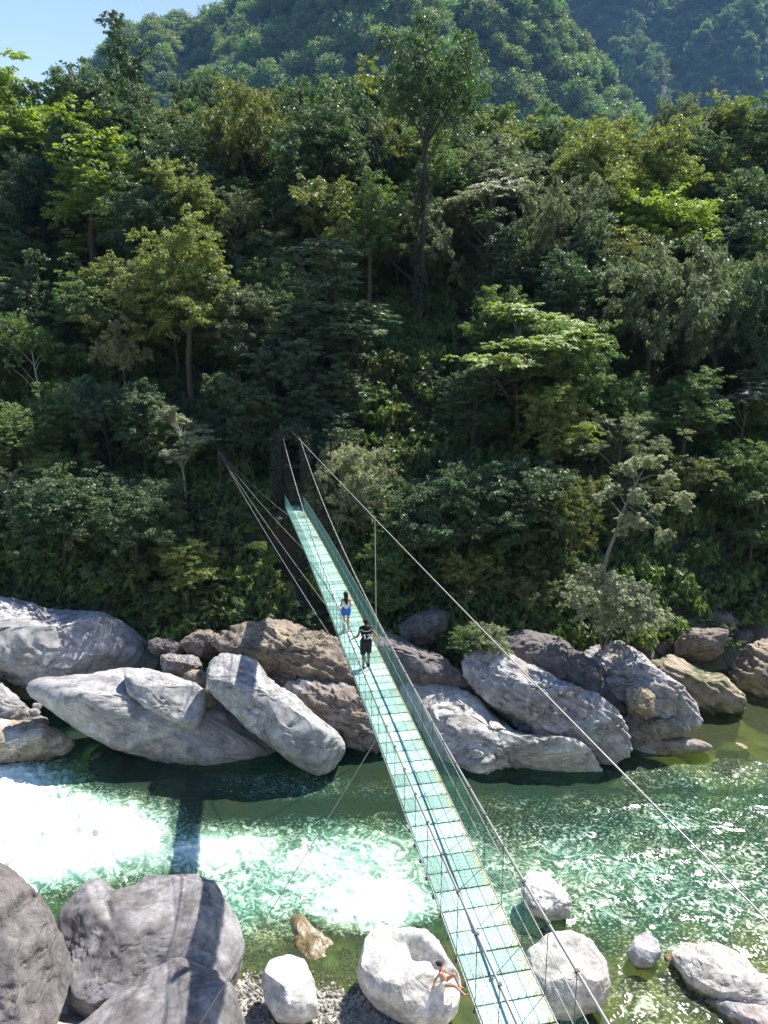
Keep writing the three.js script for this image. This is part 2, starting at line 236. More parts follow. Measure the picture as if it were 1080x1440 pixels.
boulder('rock_slab', 'flat pale slab with a sharp corner lying on the long slanting boulder', [[178, 952], [182, 942], [210, 938], [239, 941], [262, 957], [290, 977], [284, 1000], [276, 1026], [250, 1020], [208, 997], [183, 977]], 43.3, 1.3, { lean: 48, seed: 6, stone: 'pale', stain: 'grey', staining: 0.25, box: 0.55, detail: 30, rough: 0.03, crack: 0.03, kind: 'smooth', cuts: [[0.15, 0.8, -0.5, 0.5]] });
boulder('boulder', 'tall pale block boulder leaning beside the long slanting boulder', [[297, 951], [303, 930], [321, 922], [345, 923], [366, 929], [371, 946], [394, 965], [415, 983], [436, 1004], [461, 1022], [480, 1042], [477, 1060], [461, 1080], [441, 1086], [410, 1068], [378, 1044], [345, 1015], [314, 989], [298, 970]], 42.4, 2.5, { lean: 33, seed: 8, stone: 'pale', stain: 'grey', staining: 0.3, box: 0.62, detail: 44, rough: 0.045, crack: 0.04, kind: 'smooth', cuts: [[0.25, 0.85, -0.45, 0.72]] });
boulder('rock_outcrop', 'brown outcrop with an overhanging lip above the leaning pale block', [[300, 905], [342, 880], [391, 872], [430, 886], [465, 898], [500, 925], [515, 958], [500, 975], [440, 975], [405, 970], [373, 948], [332, 926]], 47, 3.4, { seed: 9, stone: 'brown', stain: 'tan', staining: 0.4, detail: 44, rough: 0.07, crack: 0.07, strata: 0.9 });
boulder('rock_outcrop', 'brown grey outcrop running down to the water beneath the bridge', [[398, 968], [440, 955], [490, 958], [530, 985], [560, 1030], [575, 1062], [545, 1072], [513, 1068], [487, 1050], [461, 1024], [430, 1000]], 44.8, 2.8, { seed: 10, stone: 'brown', stain: 'grey', staining: 0.5, detail: 44, rough: 0.06, crack: 0.06, strata: 0.8 });
boulder('boulder', 'dark purplish boulder just past the bridge netting', [[520, 900], [540, 888], [566, 897], [592, 910], [618, 926], [644, 944], [668, 962], [662, 980], [626, 972], [592, 966], [560, 960], [535, 930]], 46.6, 2.3, { seed: 12, stone: 'mauve', stain: 'dark', staining: 0.3, box: 0.62, detail: 36, rough: 0.05, crack: 0.05, cuts: [[-0.1, 0.9, -0.35, 0.62]] });
boulder('rock_slab', 'white cracked slab sloping into the water right of the bridge', [[560, 965], [605, 962], [644, 970], [668, 980], [690, 1002], [737, 1034], [765, 1040], [800, 1053], [835, 1070], [850, 1086], [800, 1100], [747, 1092], [706, 1084], [677, 1088], [650, 1076], [620, 1060], [590, 1010]], 43.2, 2.6, { lean: 42, seed: 13, stone: 'white', stain: 'grey', staining: 0.3, box: 0.66, detail: 44, rough: 0.05, crack: 0.055, cuts: [[0.3, 0.8, -0.5, 0.55]] });
boulder('boulder', 'pinkish banded boulder with a ledge above the white slab', [[655, 940], [675, 922], [700, 914], [742, 934], [768, 938], [800, 957], [825, 980], [850, 990], [868, 1012], [884, 1055], [850, 1068], [815, 1064], [780, 1050], [740, 1026], [700, 994], [670, 968]], 44, 2.7, { lean: 38, seed: 14, stone: 'pale', stain: 'pink', staining: 0.45, box: 0.62, detail: 44, rough: 0.06, crack: 0.06, strata: 0.7, cuts: [[0.2, 0.85, -0.4, 0.6]] });
boulder('boulder', 'shaded dark speckled boulder wedged behind the pinkish boulder', [[700, 890], [740, 878], [790, 898], [830, 930], [862, 965], [880, 1003], [860, 1006], [830, 988], [795, 962], [760, 940], [725, 925]], 46.6, 2.2, { seed: 15, stone: 'mauve', stain: 'dark', staining: 0.4, detail: 36, rough: 0.07, crack: 0.06 });
boulder('boulder', 'large grey craggy boulder under the round bush', [[820, 925], [838, 908], [872, 900], [897, 914], [935, 941], [958, 969], [976, 992], [982, 1015], [950, 1018], [915, 1012], [891, 1006], [866, 975], [848, 950]], 45.6, 2.6, { lean: 42, seed: 16, stone: 'pale', stain: 'pink', staining: 0.4, detail: 44, rough: 0.07, crack: 0.07, strata: 0.8, cuts: [[0.4, 0.7, -0.4, 0.6]] });
boulder('boulder', 'rounded brown boulder tucked below the craggy grey boulder', [[882, 968], [905, 962], [920, 978], [918, 1002], [900, 1010], [884, 1000]], 43.6, 0.9, { seed: 17, stone: 'tan', stain: 'brown', detail: 22, rough: 0.07 });
boulder('rock_ledge', 'broken ledge of tan rock at the waterline below the craggy boulder', [[872, 1018], [890, 1004], [925, 1004], [955, 1014], [972, 1028], [940, 1040], [900, 1046], [876, 1040]], 44.3, 1.5, { seed: 18, stone: 'tan', stain: 'grey', detail: 22, rough: 0.1, crack: 0.1, strata: 0.4 });
boulder('rock_slab', 'low flat tan slab awash at the tip of the rocks', [[870, 1046], [905, 1032], [950, 1034], [985, 1042], [1006, 1052], [950, 1062], [895, 1064]], 44.2, 1.2, { seed: 19, stone: 'tan', stain: 'pale', detail: 22, rough: 0.05, kind: 'smooth' });
boulder('rock_bank', 'smooth greenish tan bedrock bank at the quiet pool', [[905, 935], [950, 925], [985, 940], [1020, 955], [1045, 980], [1040, 1000], [1000, 1004], [965, 1002], [935, 975]], 50.5, 3, { seed: 20, stone: 'tan', stain: 'moss', staining: 0.5, detail: 36, rough: 0.06, strata: 0.9, kind: 'smooth' });
boulder('rock_bank', 'tan bedrock shoulder with an overhang at the end of the quiet pool', [[1030, 950], [1050, 915], [1085, 898], [1140, 905], [1180, 950], [1180, 990], [1100, 996], [1050, 992]], 52, 3.2, { seed: 21, stone: 'tan', stain: 'brown', staining: 0.4, detail: 36, rough: 0.07, strata: 0.9, kind: 'smooth' });
boulder('boulder', 'pale sunlit rock at the edge of the rapid beside the small grey cobbles', [[-60, 1008], [0, 1008], [40, 1016], [75, 1028], [102, 1045], [92, 1062], [60, 1070], [0, 1070], [-60, 1072]], 43.6, 1.6, { lean: 46, seed: 22, stone: 'tan', stain: 'white', staining: 0.5, detail: 30, rough: 0.06, kind: 'smooth' });
boulder('boulder', 'grey rounded rock above the pale sunlit rock beside the rapid', [[-60, 965], [0, 957], [22, 980], [48, 1008], [46, 1024], [10, 1028], [-60, 1030]], 45, 1.7, { seed: 23, stone: 'grey', stain: 'pale', detail: 30, rough: 0.05, kind: 'smooth' });
for (const [k, [x, y, r, d]] of [[56, 1016, 13, 44.6], [70, 1030, 12, 44], [48, 1002, 9, 45.2], [4, 946, 12, 47], [52, 993, 7, 45.6]].entries())
  boulder('cobble', 'small grey cobble in the gap between the pale rock and the slanting boulder', Array.from({ length: 8 }, (_, i) => [x + r * Math.cos(i * 0.785), y + r * 0.75 * Math.sin(i * 0.785)]), d, r * d / FPX, { seed: 30 + k, stone: 'grey', detail: 10, group: 'small cobbles in the gap' });
boulder('boulder', 'small tan stone wedged behind the tall pale block', [[282, 985], [290, 963], [302, 958], [308, 976], [302, 992], [290, 996]], 44, 0.6, { seed: 40, stone: 'tan', detail: 16 });
for (const [k, [x, y, r, d, st]] of [[252, 936, 26, 47.5, 'grey'], [232, 912, 20, 49, 'mauve'], [278, 955, 16, 46, 'tan'], [288, 905, 24, 49, 'brown'], [600, 880, 30, 50, 'mauve'], [985, 905, 34, 53, 'brown']].entries())
  boulder('boulder', 'weathered ' + st + ' boulder jammed on the bank ' + ['beside the slanting boulder', 'above the slanting boulder', 'against the tall pale block', 'under the brown outcrop lip', 'right behind the purplish boulder', 'above the quiet pool'][k], Array.from({ length: 10 }, (_, i) => [x + r * 1.15 * Math.cos(i * 0.628) * (1 + 0.2 * Math.sin(i * 7.3 + k)), y + r * 0.75 * Math.sin(i * 0.628) * (1 + 0.2 * Math.cos(i * 5.1 + k))]), d, r * d / FPX, { seed: 140 + k, stone: st, stain: 'brown', staining: 0.3, detail: 22, rough: 0.08, crack: 0.06 });
// rubble on the dark bank under the trees
{
  const r = rngOf(77);
  for (let k = 0; k < 26; k++) {
    const x = -40 + 1120 * (k + r()) / 26, y = 850 + 65 * r() + (x > 900 ? 20 : 0), s = 14 + 22 * r(), p = hitGround(x, y, 40), dep = toPx(p)[2];
    boulder('bank_rock', 'weathered rock half buried in the dark bank below the trees', Array.from({ length: 9 }, (_, i) => [x + s * (0.8 + 0.4 * r()) * Math.cos(i * 0.698), y + s * (0.5 + 0.25 * r()) * Math.sin(i * 0.698)]), dep, s * dep / FPX * 0.9, { seed: 100 + k, stone: ['brown', 'mauve', 'grey', 'tan'][k % 4], stain: k % 2 ? 'moss' : 'brown', staining: 0.4, detail: 16, rough: 0.09, crack: 0.07, group: 'rocks half buried in the bank' });
  }
}
// near side
boulder('boulder', 'dark mauve split boulder with mossy top and a smooth shaded face', [[-90, 1233], [-20, 1208], [10, 1220], [30, 1246], [62, 1270], [100, 1326], [105, 1353], [80, 1428], [50, 1498], [-40, 1548], [-110, 1508]], 24.4, 2.4, { seed: 50, stone: 'mauve', stain: 'dark', staining: 0.3, box: 0.6, detail: 44, rough: 0.045, crack: 0.02, ledge: 0.02, cuts: [[0.75, -0.45, -0.45, 0.62], [0.1, 0.7, -0.7, 0.8]], grooves: [[-10, 1330, 45, 1270, 0.16, 0.4]] });
boulder('boulder', 'large grey boulder with a hollow crossed by the bridge shadow', [[80, 1308], [105, 1276], [130, 1258], [165, 1266], [190, 1261], [225, 1253], [270, 1249], [300, 1261], [335, 1306], [341, 1348], [326, 1393], [290, 1418], [235, 1418], [190, 1438], [130, 1448], [100, 1428], [92, 1358]], 27.6, 2.8, { seed: 51, stone: 'grey', stain: 'mauve', staining: 0.5, box: 0.64, detail: 52, rough: 0.035, crack: 0.012, facets: 8, kind: 'smooth', lean: 74, cuts: [], grooves: [[165, 1270, 185, 1262, 0.35, 0.5], [155, 1310, 158, 1330, 0.1, 0.2]] });
boulder('boulder', 'brown grey domed boulder in front of the large hollowed boulder', [[85, 1485], [165, 1407], [230, 1367], [265, 1359], [305, 1373], [330, 1403], [347, 1455], [350, 1535], [220, 1585], [90, 1555]], 24.3, 2.2, { seed: 52, stone: 'mauve', stain: 'grey', staining: 0.3, box: 0.66, detail: 44, rough: 0.03, crack: 0.008, kind: 'smooth', lean: 73, cuts: [[-0.3, 0.6, -0.7, 0.85]] });
boulder('boulder', 'small white stone in the gap between the dark split boulder and domed boulder', [[78, 1450], [84, 1415], [98, 1392], [112, 1420], [108, 1460], [90, 1475]], 25.6, 0.6, { seed: 53, stone: 'bright', detail: 16, kind: 'smooth' });
boulder('boulder', 'egg shaped white boulder standing in the gravel shallows', [[368, 1378], [378, 1354], [405, 1347], [430, 1355], [443, 1385], [448, 1425], [425, 1437], [390, 1433], [373, 1408]], 26.2, 1.0, { lean: 68, seed: 54, stone: 'bright', stain: 'pale', staining: 0.2, detail: 30, rough: 0.03, crack: 0.0, kind: 'smooth' });
boulder('boulder', 'big white water sculpted boulder with a scooped hollow beside the bridge', [[503, 1378], [510, 1332], [528, 1309], [550, 1313], [575, 1304], [600, 1306], [614, 1328], [630, 1355], [648, 1385], [644, 1420], [625, 1436], [590, 1438], [560, 1426], [525, 1408]], 26.9, 1.5, { seed: 55, stone: 'bright', stain: 'pale', staining: 0.2, box: 0.68, detail: 52, rough: 0.03, crack: 0.0, kind: 'smooth', cuts: [[-0.1, 0.3, -0.95, 0.9]], grooves: [[556, 1336, 582, 1350, 0.46, 0.42], [584, 1352, 612, 1368, 0.3, 0.4], [612, 1370, 650, 1396, 0.24, 0.26]], lean: 72 });
boulder('boulder', 'wet amber rock ridge awash in the current', [[406, 1298], [410, 1284], [424, 1286], [440, 1306], [468, 1326], [478, 1358], [462, 1385], [440, 1382], [424, 1350], [412, 1322]], 29.7, 0.4, { lean: 80, seed: 56, stone: 'amber', stain: 'tan', staining: 0.5, detail: 30, rough: 0.05, crack: 0.02, facets: 3, kind: 'wet' });
boulder('boulder', 'wet amber rock shelf at the foot of the sculpted boulder', [[604, 1312], [622, 1316], [640, 1345], [664, 1385], [668, 1420], [650, 1440], [640, 1400], [622, 1350]], 28.6, 0.35, { lean: 80, seed: 57, stone: 'amber', stain: 'moss', staining: 0.5, detail: 22, rough: 0.09, crack: 0.06, kind: 'wet' });
boulder('boulder', 'white angular boulder with water piling against it', [[733, 1240], [750, 1222], [770, 1226], [786, 1243], [803, 1268], [800, 1288], [772, 1293], [748, 1286], [734, 1262]], 31.2, 0.95, { seed: 58, stone: 'bright', stain: 'grey', detail: 30, rough: 0.06, crack: 0.03, box: 0.6, cuts: [[0.1, 0.7, -0.7, 0.55]], kind: 'smooth' });
boulder('boulder', 'rounded pale grey boulder behind the bridge netting', [[740, 1345], [768, 1322], [800, 1317], [832, 1330], [852, 1358], [858, 1390], [846, 1412], [810, 1426], [760, 1424], [738, 1388]], 26.8, 1.5, { lean: 70, seed: 59, stone: 'white', stain: 'grey', detail: 44, rough: 0.04, crack: 0.02, kind: 'smooth' });
boulder('boulder', 'small oval grey stone alone in the stream', [[882, 1342], [891, 1321], [908, 1312], [926, 1324], [930, 1342], [916, 1360], [894, 1362]], 28.7, 0.65, { seed: 60, stone: 'pale', stain: 'pink', detail: 22, rough: 0.04, crack: 0.01, kind: 'smooth' });
boulder('boulder', 'long pale grey boulder pointing downstream from the small oval stone', [[942, 1342], [964, 1329], [995, 1331], [1030, 1342], [1062, 1368], [1100, 1402], [1105, 1425], [1060, 1425], [1010, 1412], [968, 1385]], 27.6, 1.1, { lean: 72, seed: 61, stone: 'white', stain: 'pink', staining: 0.25, detail: 36, rough: 0.045, crack: 0.04, kind: 'smooth' });
boulder('boulder', 'low pinkish grey boulder split off the long pale boulder', [[984, 1402], [1010, 1404], [1050, 1412], [1105, 1428], [1150, 1460], [1140, 1500], [1080, 1490], [1030, 1450]], 26.2, 1.0, { lean: 72, seed: 62, stone: 'pink', stain: 'pale', staining: 0.5, detail: 30, rough: 0.04, kind: 'smooth' });
boulder('sunken_boulder', 'mossy amber rock just under water beside the long pale boulder', [[930, 1340], [945, 1334], [965, 1360], [985, 1395], [970, 1400], [945, 1375]], 28.6, 0.5, { seed: 63, stone: 'amber', stain: 'moss', detail: 16, kind: 'wet' });
for (const [k, [x, y, r]] of [[890, 1402, 15], [915, 1435, 20], [862, 1425, 12], [950, 1420, 14], [770, 1310, 12], [1000, 1190, 22], [940, 1130, 20], [860, 1110, 20], [700, 1330, 13], [470, 1400, 14], [240, 1110, 22], [150, 1075, 26], [640, 1110, 18], [1030, 1060, 24]].entries()) {
  const p = onY(x, y, -0.55), d = toPx(p)[2];
  boulder('sunken_boulder', 'yellow green stone lying under the clear shallow water', Array.from({ length: 9 }, (_, i) => [x + r * Math.cos(i * 0.698), y + r * 0.7 * Math.sin(i * 0.698)]), d, r * d / FPX * 0.8, { seed: 70 + k, stone: 'tan', stain: 'moss', staining: 0.3, detail: 10, kind: 'smooth', group: 'stones under the shallow water' });
}
// gravel of the near bar
{
  const r = rngOf(31), g = new THREE.IcosahedronGeometry(1, 1), m = std(0xffffff, 0.85), N = 9000, I = new THREE.InstancedMesh(g, m, N), q = new THREE.Quaternion(), M = new THREE.Matrix4();
  let c = 0; while (c < N) { const x = -7 + 11 * r(), d = 19 + 6.5 * r(), y = ground(x, d); if (y < -0.45 && r() > 0.15) continue; if (x > 1.5) continue; const s = 0.02 + 0.07 * r() ** 3; q.setFromEuler(new THREE.Euler(r() * 6, r() * 6, r() * 6)); M.compose(V(x, y + s * 0.2, -d), q, V(s * (1 + r()), s * (0.6 + 0.4 * r()), s)); I.setMatrixAt(c, M); const v = 0.1 + 0.24 * r(); I.setColorAt(c++, lin(v, v * 0.95, v * 0.88)); }
  I.name = 'river_gravel'; I.castShadow = I.receiveShadow = true; tag(I, 'grey river gravel heaped around the egg shaped boulder', 'gravel'); I.userData.kind = 'stuff'; scene.add(I);
}
// ------------------------------------------------------------------ trees
function tube(pts, rad, sides = 6) {
  const pos = [], idx = [], nrm = [], c = new THREE.CatmullRomCurve3(pts), n = Math.max(3, pts.length * 2), t = V(0, 0, 0), a = V(0, 0, 0), b = V(0, 0, 0);
  for (let i = 0; i <= n; i++) {
    const u = i / n, p = c.getPoint(u); c.getTangent(u, t); a.set(1, 0, 0); if (Math.abs(t.x) > 0.8) a.set(0, 0, 1); b.crossVectors(t, a).normalize(); a.crossVectors(b, t).normalize();
    const k = u * (rad.length - 1), k0 = Math.min(rad.length - 2, Math.floor(k)), r = lerp(rad[k0], rad[k0 + 1], k - k0);
    for (let j = 0; j < sides; j++) { const q = j / sides * 6.2832, cx = Math.cos(q), sx = Math.sin(q), nx = a.x * cx + b.x * sx, ny = a.y * cx + b.y * sx, nz = a.z * cx + b.z * sx; pos.push(p.x + nx * r, p.y + ny * r, p.z + nz * r); nrm.push(nx, ny, nz); }
    if (i) for (let j = 0; j < sides; j++) { const A = (i - 1) * sides + j, B = (i - 1) * sides + (j + 1) % sides; idx.push(A, B, A + sides, B, B + sides, A + sides); }
  }
  const g = new THREE.BufferGeometry(); g.setAttribute('position', new THREE.Float32BufferAttribute(pos, 3)); g.setAttribute('normal', new THREE.Float32BufferAttribute(nrm, 3)); g.setIndex(idx); return g;
}
// many small folded leaves (or leaf sprays) on the outsides of a set of clumps
function leafCloud(blobs, count, size, r, { droop = 0.35, flat = 0.28, narrow = 0.48, wild = 0.85 } = {}) {
  const pos = new Float32Array(count * 12), col = new Float32Array(count * 12), idx = new Uint32Array(count * 6), tot = [];
  let sum = 0; for (const b of blobs) { sum += b.r.x * b.r.z + b.r.y * (b.r.x + b.r.z) * 0.5; tot.push(sum); }
  for (const b of blobs) b.tw = Array.from({ length: 9 }, () => { const t = V(r() * 2 - 1, r() * 1.7 - 0.6, r() * 2 - 1).normalize(); return t.multiplyScalar(0.75 + 0.6 * r()); });
  const n = V(0, 0, 0), ax = V(0, 0, 0), sd = V(0, 0, 0), c = V(0, 0, 0), dir = V(0, 0, 0);
  for (let i = 0; i < count; i++) {
    const q = r() * sum; let k = tot.findIndex((v) => v >= q); const b = blobs[k];
    do dir.set(r() * 2 - 1, r() * 2 - 1, r() * 2 - 1); while (dir.lengthSq() > 1 || dir.lengthSq() < 0.01); dir.normalize(); if (dir.y < -0.25 && r() < 0.6) dir.y *= -1;
    const tw = b.tw[Math.floor(r() * 9)], u = 0.3 + 0.85 * Math.sqrt(r()), jt = 0.34 * (1.15 - 0.5 * u); c.set(b.c.x + (tw.x * u + dir.x * jt) * b.r.x, b.c.y + (tw.y * u + dir.y * jt * 0.7) * b.r.y, b.c.z + (tw.z * u + dir.z * jt) * b.r.z); dir.multiplyScalar(0.5).add(tw).normalize();
    n.set(dir.x * 0.55 + (r() - 0.5) * wild * 2, dir.y * 0.55 + flat + (r() - 0.5) * wild * 2, dir.z * 0.55 + (r() - 0.5) * wild * 2).normalize();
    ax.set(dir.x + (r() - 0.5), -droop + (r() - 0.5) * 0.7, dir.z + (r() - 0.5)).addScaledVector(n, -ax.dot(n)).normalize(); sd.crossVectors(n, ax).normalize();
    const L = size * (0.6 + 0.8 * r()), w = L * narrow * 0.5, f = -0.12 * L;
    pos.set([c.x - ax.x * L * 0.5, c.y - ax.y * L * 0.5, c.z - ax.z * L * 0.5, c.x + sd.x * w + n.x * f, c.y + sd.y * w + n.y * f, c.z + sd.z * w + n.z * f, c.x + ax.x * L * 0.5, c.y + ax.y * L * 0.5 - 0.1 * L, c.z + ax.z * L * 0.5, c.x - sd.x * w + n.x * f, c.y - sd.y * w + n.y * f, c.z - sd.z * w + n.z * f], i * 12);
    idx.set([i * 4, i * 4 + 1, i * 4 + 2, i * 4, i * 4 + 2, i * 4 + 3], i * 6);
    const v = b.v * (0.72 + 0.56 * r()), h = (r() - 0.5) * 0.28; for (let j = 0; j < 4; j++) col.set([v * (1 + h), v, v * (1 - h * 0.6)], i * 12 + j * 3);
  }
  const g = new THREE.BufferGeometry(); g.setAttribute('position', new THREE.BufferAttribute(pos, 3)); g.setAttribute('color', new THREE.BufferAttribute(col, 3)); g.setIndex(new THREE.BufferAttribute(idx, 1)); return g;
}
const leafMats = {}, LEAF = { deep: [0.058, 0.118, 0.02], blue: [0.055, 0.118, 0.036], mid: [0.125, 0.215, 0.026], grey: [0.16, 0.205, 0.075], olive: [0.185, 0.215, 0.03], yellow: [0.21, 0.265, 0.026], lime: [0.26, 0.37, 0.015], silver: [0.31, 0.34, 0.17], bronze: [0.34, 0.31, 0.12] };
function leafMat(k) { return leafMats[k] ??= new THREE.MeshPhysicalMaterial({ color: lin(...LEAF[k]), vertexColors: true, roughness: 1, clearcoat: 0.34, clearcoatRoughness: 0.33, transmission: 0.5, thickness: 0, side: THREE.DoubleSide }); }
const barkBump = texture(256, 256, (u, v, o) => { o[0] = o[1] = o[2] = 0.5 + 0.45 * pfbm(u, v, 8, 5); });
const bark = { dark: std(lin(0.055, 0.045, 0.035), 0.95), brown: std(lin(0.12, 0.095, 0.07), 0.95), pale: std(lin(0.36, 0.34, 0.3), 0.85), grey: std(lin(0.17, 0.16, 0.14), 0.9) };
// crown clumps for each habit; unit trees of about `h` metres
const HABIT = {
  round: { h: 11.5, c: 7.2, R: [3.7, 4.2, 3.7], n: 62, b: [0.75, 1.35], leaf: 0.27, count: 17290 },
  tall: { h: 16, c: 10.8, R: [3.1, 5.2, 3.1], n: 66, b: [0.75, 1.3], leaf: 0.27, count: 17745 },
  airy: { h: 12, c: 8.2, R: [4.6, 3.4, 4.6], n: 34, b: [0.55, 1.15], leaf: 0.24, count: 10465 },
  weeping: { h: 12, c: 7.2, R: [4.2, 4.2, 4.2], n: 70, b: [0.5, 0.95], leaf: 0.32, count: 18655, long: 1.7, opt: { droop: 1.5, flat: 0.1, narrow: 0.3 } },
  layered: { h: 11, c: 8, R: [5, 2.6, 5], n: 90, b: [0.55, 1.1], leaf: 0.27, count: 15925, thin: 0.34, layers: 18, opt: { droop: 0.1, flat: 1.2, wild: 0.45 } },
  column: { h: 13, c: 6.8, R: [1.7, 6, 1.7], n: 48, b: [0.6, 1.1], leaf: 0.26, count: 11830 },
  bush: { h: 3.2, c: 1.5, R: [2.2, 1.5, 2.2], n: 44, b: [0.4, 0.75], leaf: 0.16, count: 14787 },
  emergent: { vines: 40, h: 21, c: 16.5, R: [5.4, 3.9, 5.4], n: 60, b: [0.8, 1.5], leaf: 0.29, count: 18655 },
};
function treeParts(habit, seed, over = {}) {
  const H = { ...HABIT[habit], ...over }, r = rngOf(seed * 131 + 7), blobs = [], limbs = [], lean = V((r() - 0.5) * 0.12 * H.h, 0, (r() - 0.5) * 0.12 * H.h);
  const axis = (y) => V(lean.x * Math.max(0, y / H.h) ** 1.5 + 0.18 * Math.sin(y * 0.7 + seed), y, lean.z * Math.max(0, y / H.h) ** 1.5 + 0.18 * Math.cos(y * 0.6 + seed));
  for (let i = 0; i < H.n; i++) {
    const th = r() * 6.2832, ph = Math.asin(Math.min(1, -0.75 + 1.75 * r())), k = (0.55 + 0.5 * Math.sqrt(r())) * (0.8 + 0.62 * n3(Math.cos(th) * 1.5 + seed * 5, Math.sin(ph) * 1.5, Math.sin(th) * 1.5));
    let y = Math.sin(ph) * H.R[1] * k, cr = Math.cos(ph) * k;
    let turn = th; if (H.layers) { const l = i % H.layers, hl = ((l * 0.618 + seed * 0.37) % 1), out = 0.25 + 0.75 * ((l * 0.371 + seed * 0.11) % 1); y = (hl * 2 - 1) * H.R[1] + (r() - 0.5) * 0.5; turn = l * 2.4 + seed + (r() - 0.5) * 1.5; cr = out * (1 - 0.5 * hl * hl) + (r() - 0.5) * 0.3; }
    const a = axis(H.c + y), c = V(a.x + Math.cos(turn) * H.R[0] * cr, H.c + y, a.z + Math.sin(turn) * H.R[2] * cr), s = lerp(H.b[0], H.b[1], r());
    blobs.push({ c, r: V(s * (0.85 + 0.4 * r()), s * (H.thin ?? 0.85) * (H.long ?? 1), s * (0.85 + 0.4 * r())), v: 0.82 + 0.36 * r() });
    if (i % 5 === 0) limbs.push(c);
  }
  for (let i = 0; i < (H.vines ?? 0); i++) { const y = 2 + (H.c - 2) * r(), a = axis(y), th = r() * 6.28; blobs.push({ c: V(a.x + 0.4 * Math.cos(th), y, a.z + 0.4 * Math.sin(th)), r: V(0.5, 1.1, 0.5), v: 0.55 }); }
  const tr = H.h * 0.011 + 0.04, top = H.c + H.R[1] * 0.35, parts = [tube([axis(-0.6), axis(top * 0.33), axis(top * 0.66), axis(top)], [tr * 1.25, tr, tr * 0.8, tr * 0.4], 8)];
  for (const c of limbs) { const y0 = Math.max(H.h * 0.22, Math.min(top * 0.92, c.y - 0.7 * Math.hypot(c.x, c.z) - 0.3)), p = axis(y0), m = p.clone().lerp(c, 0.55).add(V((r() - 0.5) * 0.5, 0.25, (r() - 0.5) * 0.5)); parts.push(tube([p, m, c], [tr * 0.5, tr * 0.3, tr * 0.1], 5)); }
  return { trunk: mergeGeometries(parts), crown: leafCloud(blobs, H.count, H.leaf, r, H.opt), H };
}
const protos = {};
function proto(habit, v) { return protos[habit + v] ??= treeParts(habit, v * 17 + habit.length * 3 + habit.charCodeAt(0)); }
const trees = [];
function plant(name, label, category, parts, leaf, barkKind, pos, scale, turn, group) {
  const t = thing(name, label, category, pos, group); t.scale.set(scale[0], scale[1], scale[0]); t.rotation.y = turn;
  mesh(name.includes('bush') || name.includes('shrub') ? 'stem' : 'trunk', parts.trunk, bark[barkKind], t); mesh(name.includes('bush') || name.includes('shrub') ? 'foliage' : 'crown', parts.crown, leafMat(leaf), t); return t;
}
// where the crown seen at a pixel stands, if its middle is hc metres above the slope
function footOf(px, py, hc, from = 46) { const r = ray(px, py); for (let k = from; k < 160; k += 0.2) { const p = r.clone().multiplyScalar(k).add(camera.position), g = ground(p.x, -p.z); if (p.y - g < hc) return V(p.x, g, p.z); } const p = at(px, py, 110); return V(p.x, ground(p.x, -p.z), p.z); }
